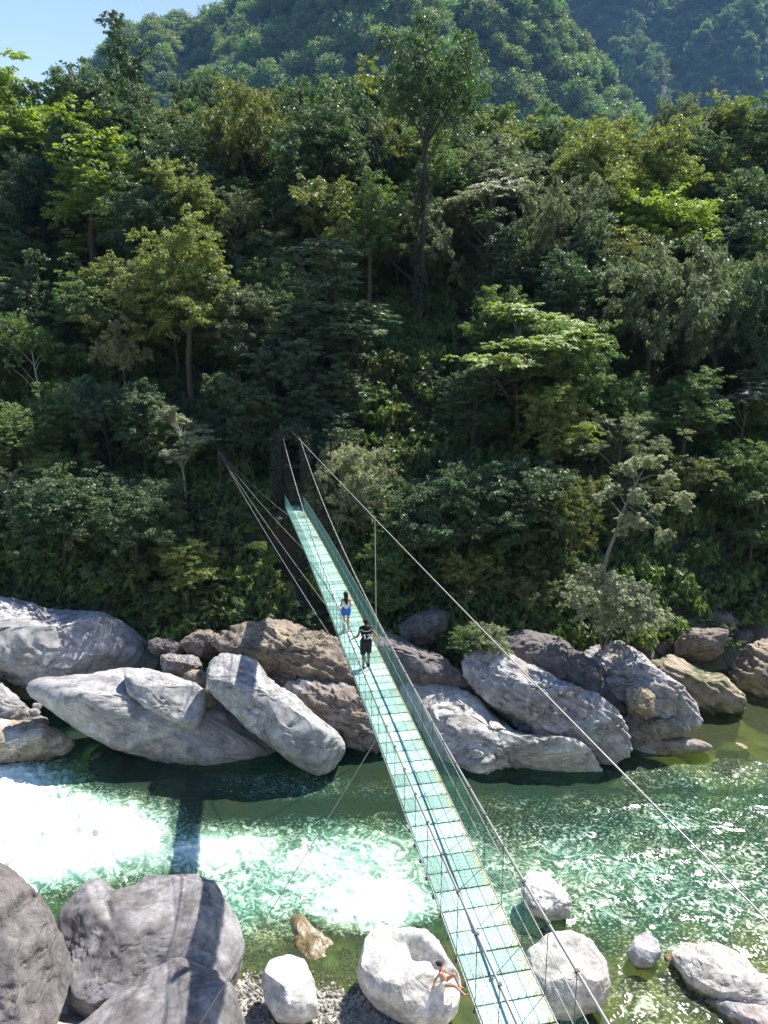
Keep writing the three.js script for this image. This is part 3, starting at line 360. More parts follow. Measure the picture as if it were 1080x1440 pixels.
// trees that stand out: [name, label, habit, variant, px, py, crown radius in px, height of the crown's middle, leaves, bark]
const STANDOUT = [
  ['emergent_tree', 'tall dark vine clad tree towering over the forest on a bare black trunk', 'emergent', 1, 592, 122, 82, 23, 'deep', 'dark'],
  ['emergent_tree', 'broad dark green crowned tree standing above the ridge beside the vine clad giant', 'round', 4, 762, 140, 62, 13.5, 'deep', 'dark'],
  ['layered_tree', 'open pale leaved tree with slender grey branches in flat tiers', 'layered', 2, 690, 285, 88, 9.5, 'silver', 'grey'],
  ['broadleaf_tree', 'bright yellow green rounded tree glowing against dark forest', 'round', 5, 935, 318, 84, 8, 'lime', 'brown'],
  ['layered_tree', 'wide flat topped yellow green tree with spreading tiers on mid slope', 'layered', 3, 735, 480, 112, 9.5, 'lime', 'brown'],
  ['weeping_tree', 'big drooping grey green tree with fine hanging twigs', 'weeping', 2, 915, 445, 105, 9.5, 'grey', 'brown'],
  ['broadleaf_tree', 'lime topped conical tree high on the forest slope', 'column', 3, 128, 285, 52, 9, 'lime', 'brown'],
  ['broadleaf_tree', 'bright lime tree hung with creepers at the forest edge', 'column', 2, 22, 190, 46, 9, 'lime', 'brown'],
  ['broadleaf_tree', 'feathery olive rounded tree at the shoulder of the ridge', 'weeping', 3, 345, 205, 74, 9.5, 'olive', 'brown'],
  ['broadleaf_tree', 'dark dense domed tree on the skyline at the ridge end', 'round', 2, 42, 105, 52, 10, 'blue', 'dark'],
  ['broadleaf_tree', 'olive brown crowned tree on the skyline ridge', 'airy', 3, 235, 112, 62, 10, 'olive', 'brown'],
  ['slender_tree', 'slender tree with a bent white trunk and small leafy tuft', 'airy', 5, 48, 488, 42, 6.5, 'mid', 'pale'],
  ['layered_tree', 'umbrella shaped small tree with pale forked branches left of the bridge end', 'layered', 4, 255, 612, 48, 6, 'silver', 'pale'],
  ['slender_tree', 'leaning tree with two pale trunks above the left bank', 'airy', 6, 12, 690, 42, 5.5, 'grey', 'pale'],
  ['shrub', 'sunlit silvery leaved shrub beside the bridge end', 'bush', 4, 495, 690, 52, 3.0, 'silver', 'brown'],
  ['shrub', 'sunlit silvery leaved shrub between the bridge and the hanging rope', 'bush', 5, 470, 655, 30, 3.0, 'silver', 'brown'],
  ['tree_fern', 'small bright fern like sapling under the guy cables', 'layered', 5, 370, 775, 30, 2.2, 'lime', 'pale'],
  ['layered_tree', 'pale tiered tree leaning out of the dark hollow', 'layered', 2, 1050, 560, 72, 7, 'grey', 'brown'],
  ['broadleaf_tree', 'mid green tree leaning over the quiet pool', 'layered', 4, 1062, 725, 50, 5.5, 'mid', 'brown'],
  ['broadleaf_tree', 'dark spreading tree overhanging the bridge tower', 'round', 2, 400, 545, 66, 6.5, 'deep', 'dark'],
  ['broadleaf_tree', 'dark leafy tree crowding the right side of the bridge tower', 'tall', 2, 470, 560, 46, 6.5, 'deep', 'dark'],
  ['broadleaf_tree', 'dark leafy tree crowding the left side of the bridge tower', 'round', 3, 345, 585, 50, 6, 'deep', 'dark'],
  ['broadleaf_tree', 'cream tipped tree among darker neighbours', 'airy', 4, 170, 490, 44, 7, 'bronze', 'brown'],
  ['broadleaf_tree', 'tree flushed with pinkish young leaves', 'airy', 2, 432, 388, 26, 7, 'bronze', 'brown'],
  ['broadleaf_tree', 'soft grey green rounded tree on mid slope', 'round', 3, 335, 455, 60, 7, 'grey', 'brown'],
  ['broadleaf_tree', 'glossy dark ivy covered tree above the bridge tower', 'column', 1, 450, 470, 60, 7, 'deep', 'dark'],
];
for (const [name, label, habit, v, px, py, rp, hc, leaf, bk] of STANDOUT) {
  const foot = footOf(px, py, hc), P = proto(habit, v), dep = toPx(V(foot.x, foot.y + hc, foot.z))[2], s = rp * dep / FPX / (P.H.R[0] * 1.02), sy = hc / P.H.c;
  plant(name, label, name === 'shrub' ? 'shrub' : name === 'tree_fern' ? 'sapling' : 'tree', P, leaf, bk, foot, [s, Math.min(sy, s * 1.9)], v * 1.3);
  trees.push({ x: foot.x, z: foot.z, px, py, rp, dep, keep: 2.6 });
  if (habit === 'emergent' || bk === 'pale') { for (const f of habit === 'emergent' ? [0.2, 0.4, 0.6] : [0.35]) { const q = toPx(V(foot.x, foot.y + hc * f, foot.z)); trees.push({ x: foot.x, z: foot.z, px: q[0], py: q[1], rp: habit === 'emergent' ? 38 : 26, dep, keep: 0 }); } }   // its stem stays in view
}
{ // the lone tree and the round bush on the craggy boulders
  const foot = at(848, 815, 47.5), r = rngOf(909), blobs = [], parts = [], P = (x, y, k = 47.5) => at(x, y, k).sub(foot);
  parts.push(tube([P(846, 850), P(851, 790), P(868, 745), P(878, 715), P(890, 690), P(900, 665)], [0.13, 0.12, 0.1, 0.085, 0.06, 0.04], 7));
  for (const [x, y, s, k, fx, fy] of [[885, 660, 0.75, 47.5, 893, 685], [915, 650, 0.85, 47.2, 895, 680], [935, 672, 0.6, 47, 900, 675], [862, 690, 0.7, 47.3, 880, 712], [846, 700, 0.5, 47.5, 872, 722], [893, 700, 0.8, 47.6, 885, 700], [960, 700, 0.62, 46.8, 905, 685], [965, 712, 0.55, 46.8, 940, 690], [925, 715, 0.5, 47, 890, 695], [885, 735, 0.85, 47.4, 880, 715], [905, 740, 0.6, 47.3, 884, 712], [935, 750, 0.6, 47, 890, 705], [928, 758, 0.5, 47, 910, 735], [872, 748, 0.6, 47.6, 872, 735]]) {
    const c = P(x, y, k); for (let i = 0; i < 4; i++) blobs.push({ c: c.clone().add(V((r() - 0.5) * s, (r() - 0.5) * s * 0.7, (r() - 0.5) * s)), r: V(s * 0.6, s * 0.45, s * 0.6), v: 0.9 + 0.4 * r() });
    const f = P(fx, fy); parts.push(tube([f, f.clone().lerp(c, 0.5).add(V(0, 0.25, 0)), c], [0.045, 0.03, 0.015], 5));
  }
  const t = thing('slender_tree', 'lone pale trunked tree growing above the round bush on the rocks', 'tree', foot);
  mesh('trunk', mergeGeometries(parts), std(lin(0.2, 0.18, 0.15), 0.9), t); mesh('crown', leafCloud(blobs, 6500, 0.24, r, { wild: 0.6 }), leafMat('silver'), t);
  trees.push({ x: foot.x, z: foot.z, px: 900, py: 720, rp: 80, dep: 47.5, keep: 4 });
  const bush = thing('bush', 'big rounded grey green bush on top of the craggy boulder', 'bush', at(848, 905, 46.8)), B = [];
  for (let i = 0; i < 70; i++) { const th = r() * 6.28, ph = Math.asin(r() * 1.15 - 0.15), k = 0.6 + 0.4 * Math.sqrt(r()); B.push({ c: V(Math.cos(th) * Math.cos(ph) * 3.1 * k + 0.35, 2.1 + Math.sin(ph) * 2.5 * k - 0.18 * Math.cos(th) * 3, Math.sin(th) * Math.cos(ph) * 2.5 * k), r: V(0.55 + 0.3 * r(), 0.4 + 0.2 * r(), 0.55 + 0.3 * r()), v: 0.85 + 0.3 * r() }); }
  mesh('stem', mergeGeometries([0, 1, 2, 3, 4].map((i) => tube([V(0, -0.4, 0), V(Math.cos(i * 1.25) * 0.6, 1, Math.sin(i * 1.25) * 0.6), V(Math.cos(i * 1.25) * 1.9, 2.4, Math.sin(i * 1.25) * 1.6)], [0.09, 0.06, 0.03], 5))), bark.brown, bush);
  mesh('foliage', leafCloud(B, 9000, 0.24, r, { wild: 0.6 }), leafMat('silver'), bush);
  trees.push({ x: bush.position.x, z: bush.position.z, px: 850, py: 850, rp: 85, dep: 46.8, keep: 3.5 });
  for (const [px, py, rp, dep, leaf, label] of [[690, 905, 34, 46, 'silver', 'small pale shrub rooted on the pinkish boulder'], [655, 900, 28, 46.6, 'mid', 'small dark green shrub beside the pale shrub on the rocks'], [545, 790, 40, 52, 'mid', 'rounded green shrub on the bank behind the hanging rope']]) {
    const p = at(px, py + rp * 0.75, dep), Q = proto('bush', 3); plant('shrub', label, 'shrub', Q, leaf, 'brown', V(p.x, p.y, p.z), [rp * dep / FPX / 2.3, rp * dep / FPX / 2.2], px);
  }
}
for (const [x, d, sc, v, l] of [[-6.2, 62.5, 0.9, 1, 'dark round tree just uphill of the bridge tower on its pool side'], [-11.2, 61.5, 0.85, 2, 'dark round tree just uphill of the bridge tower on its rapid side'], [-8.8, 66, 1.0, 3, 'dark round tree straight uphill of the bridge tower'], [-4.0, 59.5, 0.6, 2, 'small dark round tree beside the bridge tower'], [-18, 51.5, 0.95, 1, 'dark round tree shading the broad cracked slab'], [-23.5, 52.5, 1.0, 2, 'dark round tree on the bank above the small grey cobbles'], [2.6, 51.6, 0.9, 3, 'dark round tree on the bank above the purplish boulder'], [6.4, 51.8, 1.0, 1, 'dark round tree on the bank above the pinkish boulder'], [10.4, 52.4, 0.95, 2, 'dark round tree on the bank beside the lone pale tree']]) {
  plant('broadleaf_tree', l, 'tree', proto('round', v), 'deep', 'dark', V(x, ground(x, d), -d), [sc, sc * 0.85], v * 2.1); trees.push({ x, z: -d, px: -999, py: 0, rp: 0, dep: 0, keep: 2.5 });
}
for (const [k, [px, py, rp, where]] of [[235, 838, 34, 'over the gap beside the broad cracked slab'], [60, 836, 30, 'above the broad cracked slab'], [135, 846, 26, 'on the upper edge of the broad cracked slab'], [330, 860, 30, 'above the lip of the brown outcrop'], [425, 862, 30, 'on the brown outcrop near the bridge'], [590, 880, 26, 'behind the purplish boulder'], [765, 872, 30, 'behind the shaded speckled boulder'], [1000, 890, 34, 'above the quiet pool bank'], [955, 915, 22, 'beside the craggy grey boulder'], [20, 950, 20, 'in the gap above the grey rounded rock']].entries()) {
  const f = hitGround(px, py + rp * 0.6, 40), dep = toPx(f)[2], sc = rp * dep / FPX / 2.2; plant('shrub', 'green shrub hanging ' + where, 'shrub', proto('bush', 1 + k % 3), ['mid', 'deep', 'grey'][k % 3], 'brown', V(f.x, f.y - 0.2, f.z), [sc * 1.2, sc], k * 1.7);
}
// the forest on the slope: trees told apart only by their place share their kind's label
const KINDS = [   // [habit, leaves, bark, share, name, label, group]
  ['round', 'deep', 'dark', 10, 'broadleaf_tree', 'dark green round crowned tree', 'dark round trees'],
  ['round', 'mid', 'brown', 11, 'broadleaf_tree', 'mid green round crowned tree', 'mid green round trees'],
  ['round', 'grey', 'brown', 7, 'broadleaf_tree', 'grey green round crowned tree', 'grey green round trees'],
  ['tall', 'deep', 'dark', 13, 'broadleaf_tree', 'tall narrow crowned dark green tree', 'tall dark trees'],
  ['tall', 'mid', 'brown', 13, 'broadleaf_tree', 'tall narrow crowned mid green tree', 'tall mid green trees'],
  ['airy', 'olive', 'brown', 9, 'broadleaf_tree', 'open crowned olive green tree', 'open olive trees'],
  ['airy', 'grey', 'brown', 7, 'broadleaf_tree', 'open crowned grey green tree', 'open grey trees'],
  ['weeping', 'grey', 'brown', 6, 'weeping_tree', 'drooping grey green tree', 'drooping grey trees'],
  ['weeping', 'blue', 'dark', 6, 'weeping_tree', 'drooping dark blue green tree', 'drooping dark trees'],
  ['layered', 'mid', 'brown', 6, 'layered_tree', 'tiered flat branched mid green tree', 'tiered green trees'],
  ['column', 'deep', 'dark', 8, 'vine_clad_tree', 'narrow column of dark creeper over a trunk', 'creeper columns'],
  ['tall', 'yellow', 'brown', 4, 'broadleaf_tree', 'yellowish green narrow crowned tree', 'yellowish trees'],
  ['round', 'yellow', 'brown', 5, 'broadleaf_tree', 'yellowish green round crowned tree', 'yellowish round trees'],
  ['round', 'olive', 'brown', 4, 'broadleaf_tree', 'olive green round crowned tree', 'olive round trees'],
];
{
  const r = rngOf(4242), bag = KINDS.flatMap((k, i) => Array(k[3]).fill(i)), spots = [];
  for (let d = 50; d < 128; d += 3.9) for (let x = -0.62 * d - 6; x < 0.62 * d + 6; x += 4.4) { spots.push([x + (r() - 0.5) * 3.8, d + (r() - 0.5) * 3.4]); }
  const SUNGAP = [{ ...at(900, 720, 47.5), w: 1.6 }, { ...at(850, 850, 46.8), w: 1.2 }, { ...at(500, 690, 55), w: 1.2 }];
  let n = 0;
  for (const [x, d] of spots) {
    const roll = bag[Math.floor(r() * bag.length)], v = 1 + Math.floor(r() * 3), s = 0.7 + 0.6 * r(), sy = s * (0.7 + 0.42 * r()), turn = r() * 6.28, skip = r();
    const t = d - table(SHORE, x); if (t < 3.2) continue;
    const y = ground(x, d), K = KINDS[roll], P = proto(K[0], v), small = 0.5 + 0.5 * sst(3, 16, t), S = s * small, SY = sy * small, [px, py, dep] = toPx(V(x, y + P.H.c * SY, -d)), R = P.H.R[0] * S * FPX / dep;
    if (px < -70 || px > 1150 || py < -60) continue;
    const lat = 0.98 * x + 0.199 * d - 4.2, along = -0.199 * x + 0.98 * d; if (along < 61 && Math.abs(lat) < 3.2 + P.H.R[0] * S) continue;   // the bridge corridor
    if (d < 62 && lat < 0 && (Math.hypot(px - 360, py - 700) < 95 || Math.hypot(px - 320, py - 650) < 60)) continue;   // clear line of the guy cables
    if (trees.some((o) => Math.hypot(o.x - x, o.z + d) < o.keep || (dep < o.dep + 1 && Math.hypot(o.px - px, o.py - py) < o.rp * 0.62 + R * 0.75))) continue;
    if (SUNGAP.some((g) => { const dx = x - g.x, dd = d + g.z, L = dx * 0.667 + dd * 0.745, w = Math.abs(dx * 0.745 - dd * 0.667); return L > -2 && L < 15 && w < g.w + P.H.R[0] * S * 0.7; })) continue;
    if (skip < 0.14 && d > 66 || n >= 272) continue;
    const zone = t > 40 ? 'high on the ridge' : t > 17 ? 'on mid slope' : 'low on the slope', side = lat < -9 ? 'above the rapid' : lat < 9 ? 'behind the bridge' : 'above the quiet pool';
    plant(K[4], `${K[5]} ${zone} ${side}`, 'tree', P, K[1], K[2], V(x, y, -d), [S, SY], turn, `${K[6]} ${zone} ${side}`); n++;
  }
  console.log('trees', n);
}
{ // undergrowth covering the slope, too thick to count
  const r = rngOf(808), blobs = []; for (let i = 0; i < 12; i++) blobs.push({ c: V((r() - 0.5) * 1.6, 0.35 + r() * 0.7, (r() - 0.5) * 1.6), r: V(0.4, 0.35, 0.4), v: 0.8 + 0.4 * r() });
  const g = leafCloud(blobs, 420, 0.3, r), N = 5200, I = new THREE.InstancedMesh(g, leafMat('mid'), N), M = new THREE.Matrix4(), q = new THREE.Quaternion(); let c = 0, tries = 0;
  while (c < N && tries++ < 60000) {
    const d = 47 + 66 * Math.pow(r(), 1.3), x = (r() * 2 - 1) * (0.58 * d + 4), t = d - table(SHORE, x); if (t < 4.5 && r() > 0.22 * Math.max(0, t - 0.8)) continue; if (Math.abs(0.98 * x + 0.199 * d - 4.2) < 1.6 && d < 61) continue;
    const s = 0.6 + 0.9 * r(); q.setFromEuler(new THREE.Euler(0, r() * 6.28, 0)); M.compose(V(x, ground(x, d) - 0.1, -d), q, V(s, s * (0.8 + 0.6 * r()), s)); I.setMatrixAt(c, M); const v = 0.5 + 0.8 * r(); I.setColorAt(c++, lin(v * (0.9 + 0.3 * r()), v, v * 0.9));
  }
  I.count = c; I.name = 'undergrowth'; I.castShadow = I.receiveShadow = true; tag(I, 'dense green undergrowth covering the ground below the trees', 'undergrowth'); I.userData.kind = 'stuff'; scene.add(I);
}
// ------------------------------------------------------------------ far mountains
const SKY1 = [[-400, 330], [0, 240], [120, 160], [185, 85], [230, 62], [300, 28], [345, 2], [450, -70], [560, -120], [640, -80], [700, -15], [760, 60], [820, 112], [870, 172], [930, 230], [1100, 330], [1500, 420]];
const SKY2 = [[-400, 300], [500, 150], [620, 20], [700, -60], [850, -130], [1000, -160], [1500, -140]];
const heightAt = (py, d) => { const r = ray(540, py); return EYE + r.y / -r.z * d; };
const FAR = 2.7;
function hill(x, d) {
  x /= FAR; d /= FAR; const u = 540 + FPX * x / d, w = 16 * fbm2(x * 0.012, d * 0.012, 4) - 9 * (1 - Math.abs(n2(x * 0.011 + 5, d * 0.004)) * 2.2);
  const h1 = heightAt(table(SKY1, u + 40 * n2(d * 0.012, u * 0.004)), 370) * 0.985 - 8, r1 = d < 370 ? Math.pow(sst(165, 372, d), 0.9) : Math.max(0, 1 - (d - 370) / 120);
  const h2 = heightAt(table(SKY2, u), 640), r2 = d < 640 ? Math.max(0, (d - 400) / 240) : 1;
  return (Math.max(6, h1 * r1 + w * r1, h2 * r2 + 2.2 * w * r2) - EYE) * FAR + EYE;
}
{
  const us = span(-330, 1410, 12), ds = span(150 * FAR, 700 * FAR, 7 * FAR), pos = [], idx = []; for (const d of ds) for (const u of us) { const x = (u - 540) / FPX * d; pos.push(x, hill(x, d), -d); }
  for (let j = 0; j < ds.length - 1; j++) for (let i = 0; i < us.length - 1; i++) { const a = j * us.length + i; idx.push(a, a + 1, a + us.length, a + 1, a + us.length + 1, a + us.length); }
  const g = new THREE.BufferGeometry(); g.setAttribute('position', new THREE.Float32BufferAttribute(pos, 3)); g.setIndex(idx); g.computeVertexNormals();
  mesh('hills', g, std(lin(0.035, 0.045, 0.022), 1)).userData.kind = 'structure';
  const wood = (label, seed, N, inside, size) => {
    const r = rngOf(seed), blobs = []; for (let i = 0; i < 26; i++) { const th = r() * 6.28, ph = Math.asin(r() * 1.5 - 0.5), k = 0.55 + 0.5 * r(); blobs.push({ c: V(Math.cos(th) * Math.cos(ph) * 3.4 * k, 5 + Math.sin(ph) * 3.4 * k, Math.sin(th) * Math.cos(ph) * 3.4 * k), r: V(1.2 + 0.6 * r(), 0.9 + 0.5 * r(), 1.2 + 0.6 * r()), v: 0.8 + 0.4 * r() }); }
    const I = new THREE.InstancedMesh(leafCloud(blobs, 1500, 0.62, r), leafMat('mid'), N), M = new THREE.Matrix4(), q = new THREE.Quaternion(); let c = 0, tries = 0;
    while (c < N && tries++ < 200000) {
      const d = FAR * lerp(inside[2], inside[3], r()), u = lerp(inside[0], inside[1], r()), x = (u - 540) / FPX * d, y = hill(x, d); if (y < EYE || toPx(V(x, y, -d))[1] < -60 || toPx(V(x, y + 10, -d))[1] > 300) continue;
      const s = FAR * size * (0.45 + 0.95 * r() * r()); q.setFromEuler(new THREE.Euler(0, r() * 6.28, 0)); M.compose(V(x, y - 1.2 * s, -d), q, V(s, s * (0.75 + 0.5 * r()), s)); I.setMatrixAt(c, M); const v = 0.6 + 0.9 * r(), w = r(); I.setColorAt(c++, lin(v * (0.8 + 0.6 * w), v, v * (0.8 + 0.9 * r())));
    }
    I.count = c; I.name = numbered('distant_forest'); I.castShadow = I.receiveShadow = true; tag(I, label, 'forest'); I.userData.kind = 'stuff'; scene.add(I); return c;
  };
  console.log(wood('hazy forest covering the sunlit mountain behind the ridge', 61, 5200, [60, 960, 185, 385], 1), wood('blue hazy forest on the shaded farther mountain', 62, 2600, [620, 1120, 405, 640], 1.15));
}
// ------------------------------------------------------------------ the suspension footbridge
const AZ = THREE.MathUtils.degToRad(-11.5), BN = [Math.cos(AZ), -Math.sin(AZ)], BD = [Math.sin(AZ), Math.cos(AZ)], HALF = 0.6, S0 = -13.5, S1 = 57;
const deckY = (s) => 12.24 + 0.0437 * s - 0.00094 * s * s;
const cableH = (s) => 1.05 + (s < 21 ? 0.0031 : 0.0035) * (s - 21) ** 2;
const B = (s, lat, h = 0) => V(BN[0] * (4.2 + lat) + BD[0] * s, deckY(s) + h, -(BN[1] * (4.2 + lat) + BD[1] * s));
const TURN = -AZ;   // turns local -z along the bridge
const steel = std(lin(0.3, 0.29, 0.28), 0.5, { metalness: 0.6 }), darkSteel = std(lin(0.05, 0.055, 0.055), 0.6), rope = std(lin(0.45, 0.43, 0.38), 0.8), shadedTower = std(lin(0.024, 0.019, 0.016), 0.95, { bumpMap: soilBump, bumpScale: 0.02 });  // near black tower colour has the deep tree shade put into it
const greenWire = std(lin(0.1, 0.3, 0.27), 0.5);
{
  const base = B(57.4, 0, 0); base.y = ground(base.x, -base.z);
  const t = thing('suspension_footbridge', 'long narrow suspension footbridge with mint green deck over the river', 'bridge', base);
  const part = (name, g, m, p = t) => { g.translate(-base.x, -base.y, -base.z); return mesh(name, g, m, p); };
  // deck plates of painted steel, worn and stained
  const plateMaps = [0, 1, 2, 3].map((k) => texture(256, 128, (u, v, o) => {
    const a = fbm2(u * 6 + k * 9, v * 3, 4), e = fbm2(u * 22 + k * 5, v * 10, 3), edge = sst(0.8, 1.0, u + 0.22 * a), spot = sst(0.42, 0.6, 0.5 + 0.5 * n2(u * 30 + k * 7, v * 14)) * 0.12, lichen = edge * sst(-0.1, 0.3, e + 0.15);
    const grime = Math.max(sst(0.16, 0.0, v - 0.22 + 0.1 * e), sst(0.16, 0, 0.78 - v + 0.1 * a)) * sst(-0.1, 0.35, e) + 0.35 * sst(0.25, 0.5, fbm2(u * 3 + k * 4, v * 9 + 7, 4)), gr = 0.06 * (k - 1), c = [0.55 + 0.06 * a + gr, 0.70 + 0.05 * a + gr, 0.655 + 0.05 * a + gr], d = [0.6, 0.58, 0.34]; for (let j = 0; j < 3; j++) o[j] = lerp(c[j], d[j], Math.min(1, lichen * 0.9)) - spot * 0.5 - 0.07 * sst(0.15, 0.4, e) - grime * [0.2, 0.26, 0.26][j];
  }, true));
  const plates = plateMaps.map((map) => std(0xffffff, 0.55, { map }));
  const STEP = 0.53, n = Math.round((S1 - S0) / STEP), plate = new THREE.BoxGeometry(2 * HALF - 0.02, 0.025, STEP - 0.035), beam = new THREE.BoxGeometry(2 * HALF + 0.12, 0.06, 0.05), rod = new THREE.CylinderGeometry(0.008, 0.008, 1, 5), r = rngOf(17), clamp = new THREE.BoxGeometry(0.06, 0.075, 0.06);
  { const uv = plate.attributes.uv, p = plate.attributes.position; for (let i = 0; i < uv.count; i++) uv.setXY(i, p.getX(i) / (2 * HALF) + 0.5, p.getZ(i) + 0.5); }
  for (let i = 0; i <= n; i++) {
    const s = S0 + i * STEP, q = B(s, 0, -0.075).sub(base), tilt = Math.atan(0.0437 - 0.00188 * s);
    const c = mesh('cross_beam', beam, darkSteel, t); c.position.copy(q); c.rotation.set(0, TURN, 0);
    if (i < n) { const d = mesh('deck_plate', plate, plates[Math.floor(r() * 4)], t); d.position.copy(B(s + STEP / 2, 0, 0.012 * (r() - 0.5)).sub(base)); d.rotation.order = 'YXZ'; d.rotation.set(tilt + 0.008 * (r() - 0.5), TURN + 0.006 * (r() - 0.5), 0.012 * (r() - 0.5)); }
    if (s > 5 && i % 2 === 0) for (const k of [-1, 1]) { const h = Math.min(cableH(s), 9), e = mesh('suspender', rod, darkSteel, t); e.position.copy(B(s, k * (HALF + 0.03), h / 2 - 0.05).sub(base)); e.scale.set(1, h, 1); const cl = mesh('cable_clamp', clamp, darkSteel, t); cl.position.copy(B(s, k * (HALF + 0.03), Math.min(cableH(s), 9)).sub(base)); cl.rotation.y = TURN; }
  }
  for (const k of [-1, 1]) {
    const pts = span(S0, 57.4, 1.5).map((s) => B(s, k * (HALF + 0.03), cableH(s)));
    const end = B(70, k * 0.9); end.y = ground(end.x, -end.z) - 0.2; part('main_cable', tube([...pts, end.clone().lerp(pts.at(-1), 0.5), end], [0.026, 0.026], 7), steel);
    part('edge_cable', tube(span(S0, S1, 1.5).map((s) => B(s, k * (HALF + 0.02), -0.02)), [0.016, 0.016], 6), steel);
    part('rail_cable', tube(span(S0, S1, 1.5).map((s) => B(s, k * (HALF + 0.03), 1.0)), [0.009, 0.009], 5), steel);
    part('rail_cable', tube(span(S0, S1, 1.5).map((s) => B(s, k * (HALF + 0.03), 0.52)), [0.007, 0.007], 5), steel);
    // side netting: diagonal wires woven both ways
    const pos = [], idx = []; const wire = (a, b, w) => { const i = pos.length / 3; pos.push(a.x, a.y - w, a.z, a.x, a.y + w, a.z, b.x, b.y - w, b.z, b.x, b.y + w, b.z, (a.x) + 0.7 * w, a.y, a.z, b.x + 0.7 * w, b.y, b.z); idx.push(i, i + 2, i + 1, i + 1, i + 2, i + 3, i, i + 4, i + 2, i + 4, i + 5, i + 2, i + 1, i + 3, i + 4, i + 3, i + 5, i + 4); };
    for (let s = S0; s < S1 - 0.5; s += 0.105) { const o = k * (HALF + 0.045), s2 = s + 0.5; wire(B(s, o, -0.03), B(s2, o, 1.02), 0.0042); wire(B(s2, o + 0.004, -0.03), B(s, o + 0.004, 1.02), 0.0042); }
    const g = new THREE.BufferGeometry(); g.setAttribute('position', new THREE.Float32BufferAttribute(pos, 3)); g.setIndex(idx); part('side_netting', g, greenWire).userData.kind = 'stuff';
  }
  // far tower: two posts, cross beams, anchor block
  for (const k of [-1, 1]) { const p = B(57.4, k * 0.95); const g = new THREE.BoxGeometry(0.42, 6.6, 0.5); g.translate(0, 2.6, 0); g.rotateY(TURN); g.translate(p.x, p.y, p.z); part('tower_post', g, shadedTower); }
  for (const [h, w] of [[5.55, 0.5], [3.1, 0.28]]) { const p = B(57.4, 0, h), g = new THREE.BoxGeometry(2.5, w, 0.42); g.rotateY(TURN); g.translate(p.x, p.y, p.z); part('tower_beam', g, shadedTower); }
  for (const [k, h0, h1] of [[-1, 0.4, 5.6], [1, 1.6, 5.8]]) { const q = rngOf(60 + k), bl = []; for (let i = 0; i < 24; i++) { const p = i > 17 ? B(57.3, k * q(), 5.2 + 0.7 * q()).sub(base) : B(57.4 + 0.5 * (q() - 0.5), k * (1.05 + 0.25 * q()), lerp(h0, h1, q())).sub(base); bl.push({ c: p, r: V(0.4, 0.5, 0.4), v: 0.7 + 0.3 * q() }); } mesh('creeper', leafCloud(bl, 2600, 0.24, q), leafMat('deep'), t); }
  { const p = B(58.6, 0, -0.62), g = new THREE.BoxGeometry(3.0, 1.1, 3.2); g.rotateY(TURN); g.translate(p.x, p.y, p.z); part('anchor_block', g, shadedTower); }
}
function cable(name, label, pts, r, mat, group) { const o = pts[0].clone(), m = mesh(name, tube(pts.map((p) => p.clone().sub(o)), [r, r], 6), mat); m.position.copy(o); return tag(m, label, 'cable', group); }
const sag = (a, b, k, n = 7) => Array.from({ length: n }, (_, i) => { const u = i / (n - 1), p = a.clone().lerp(b, u); p.y -= 4 * k * u * (1 - u); return p; });
{
  const pole = at(307, 634, 58), foot = V(pole.x, ground(pole.x, -pole.z) - 0.5, pole.z);
  const p = mesh('anchor_pole', tube([V(0, 0, 0), V(0.05, (pole.y - foot.y) * 0.5, 0), V(0, pole.y - foot.y + 0.25, 0)], [0.16, 0.14, 0.12], 8), bark.dark); p.position.copy(foot); tag(p, 'dark wooden anchor pole where the thin guy cables meet', 'pole');
  [['guy cable running from the anchor pole to the bridge end by the tower', 52.4], ['guy cable from the anchor pole reaching the deck second from tower', 41], ['guy cable from the anchor pole to the deck ahead of the woman', 30.5], ['longest guy cable from the anchor pole reaching the deck beside the man', 24]].forEach(([l, s]) => cable('guy_cable', l, sag(pole, B(s, -HALF - 0.05, -0.06), 0.25), 0.014, steel));
  cable('guy_cable', 'thin guy cable running from the deck down past the domed boulder', sag(B(18.6, -HALF - 0.06, -0.06), at(262, 1470, 21), 0.05), 0.012, steel);
  const a = at(408, 604, 57), b = at(1080, 1295, 17.5), c = a.clone().lerp(b, 1.35), pts = [...sag(a, b, 0.12, 9), c];
  cable('stay_cable', 'long thick grey stay cable sweeping from the tower across the river', pts, 0.028, steel);
  const u = 0.34; let best = null; for (let i = 0; i < 400; i++) { const q = a.clone().lerp(b, i / 400), e = Math.abs(toPx(q)[0] - 527); if (!best || e < best[0]) best = [e, q]; }
  const top = best[1], low = V(top.x + 0.02, Math.max(-0.6, ground(top.x, -top.z)), top.z); cable('hanging_rope', 'pale rope hanging straight down from the stay cable', [top, top.clone().lerp(low, 0.5).add(V(0.05, 0, 0)), low], 0.022, rope);
}
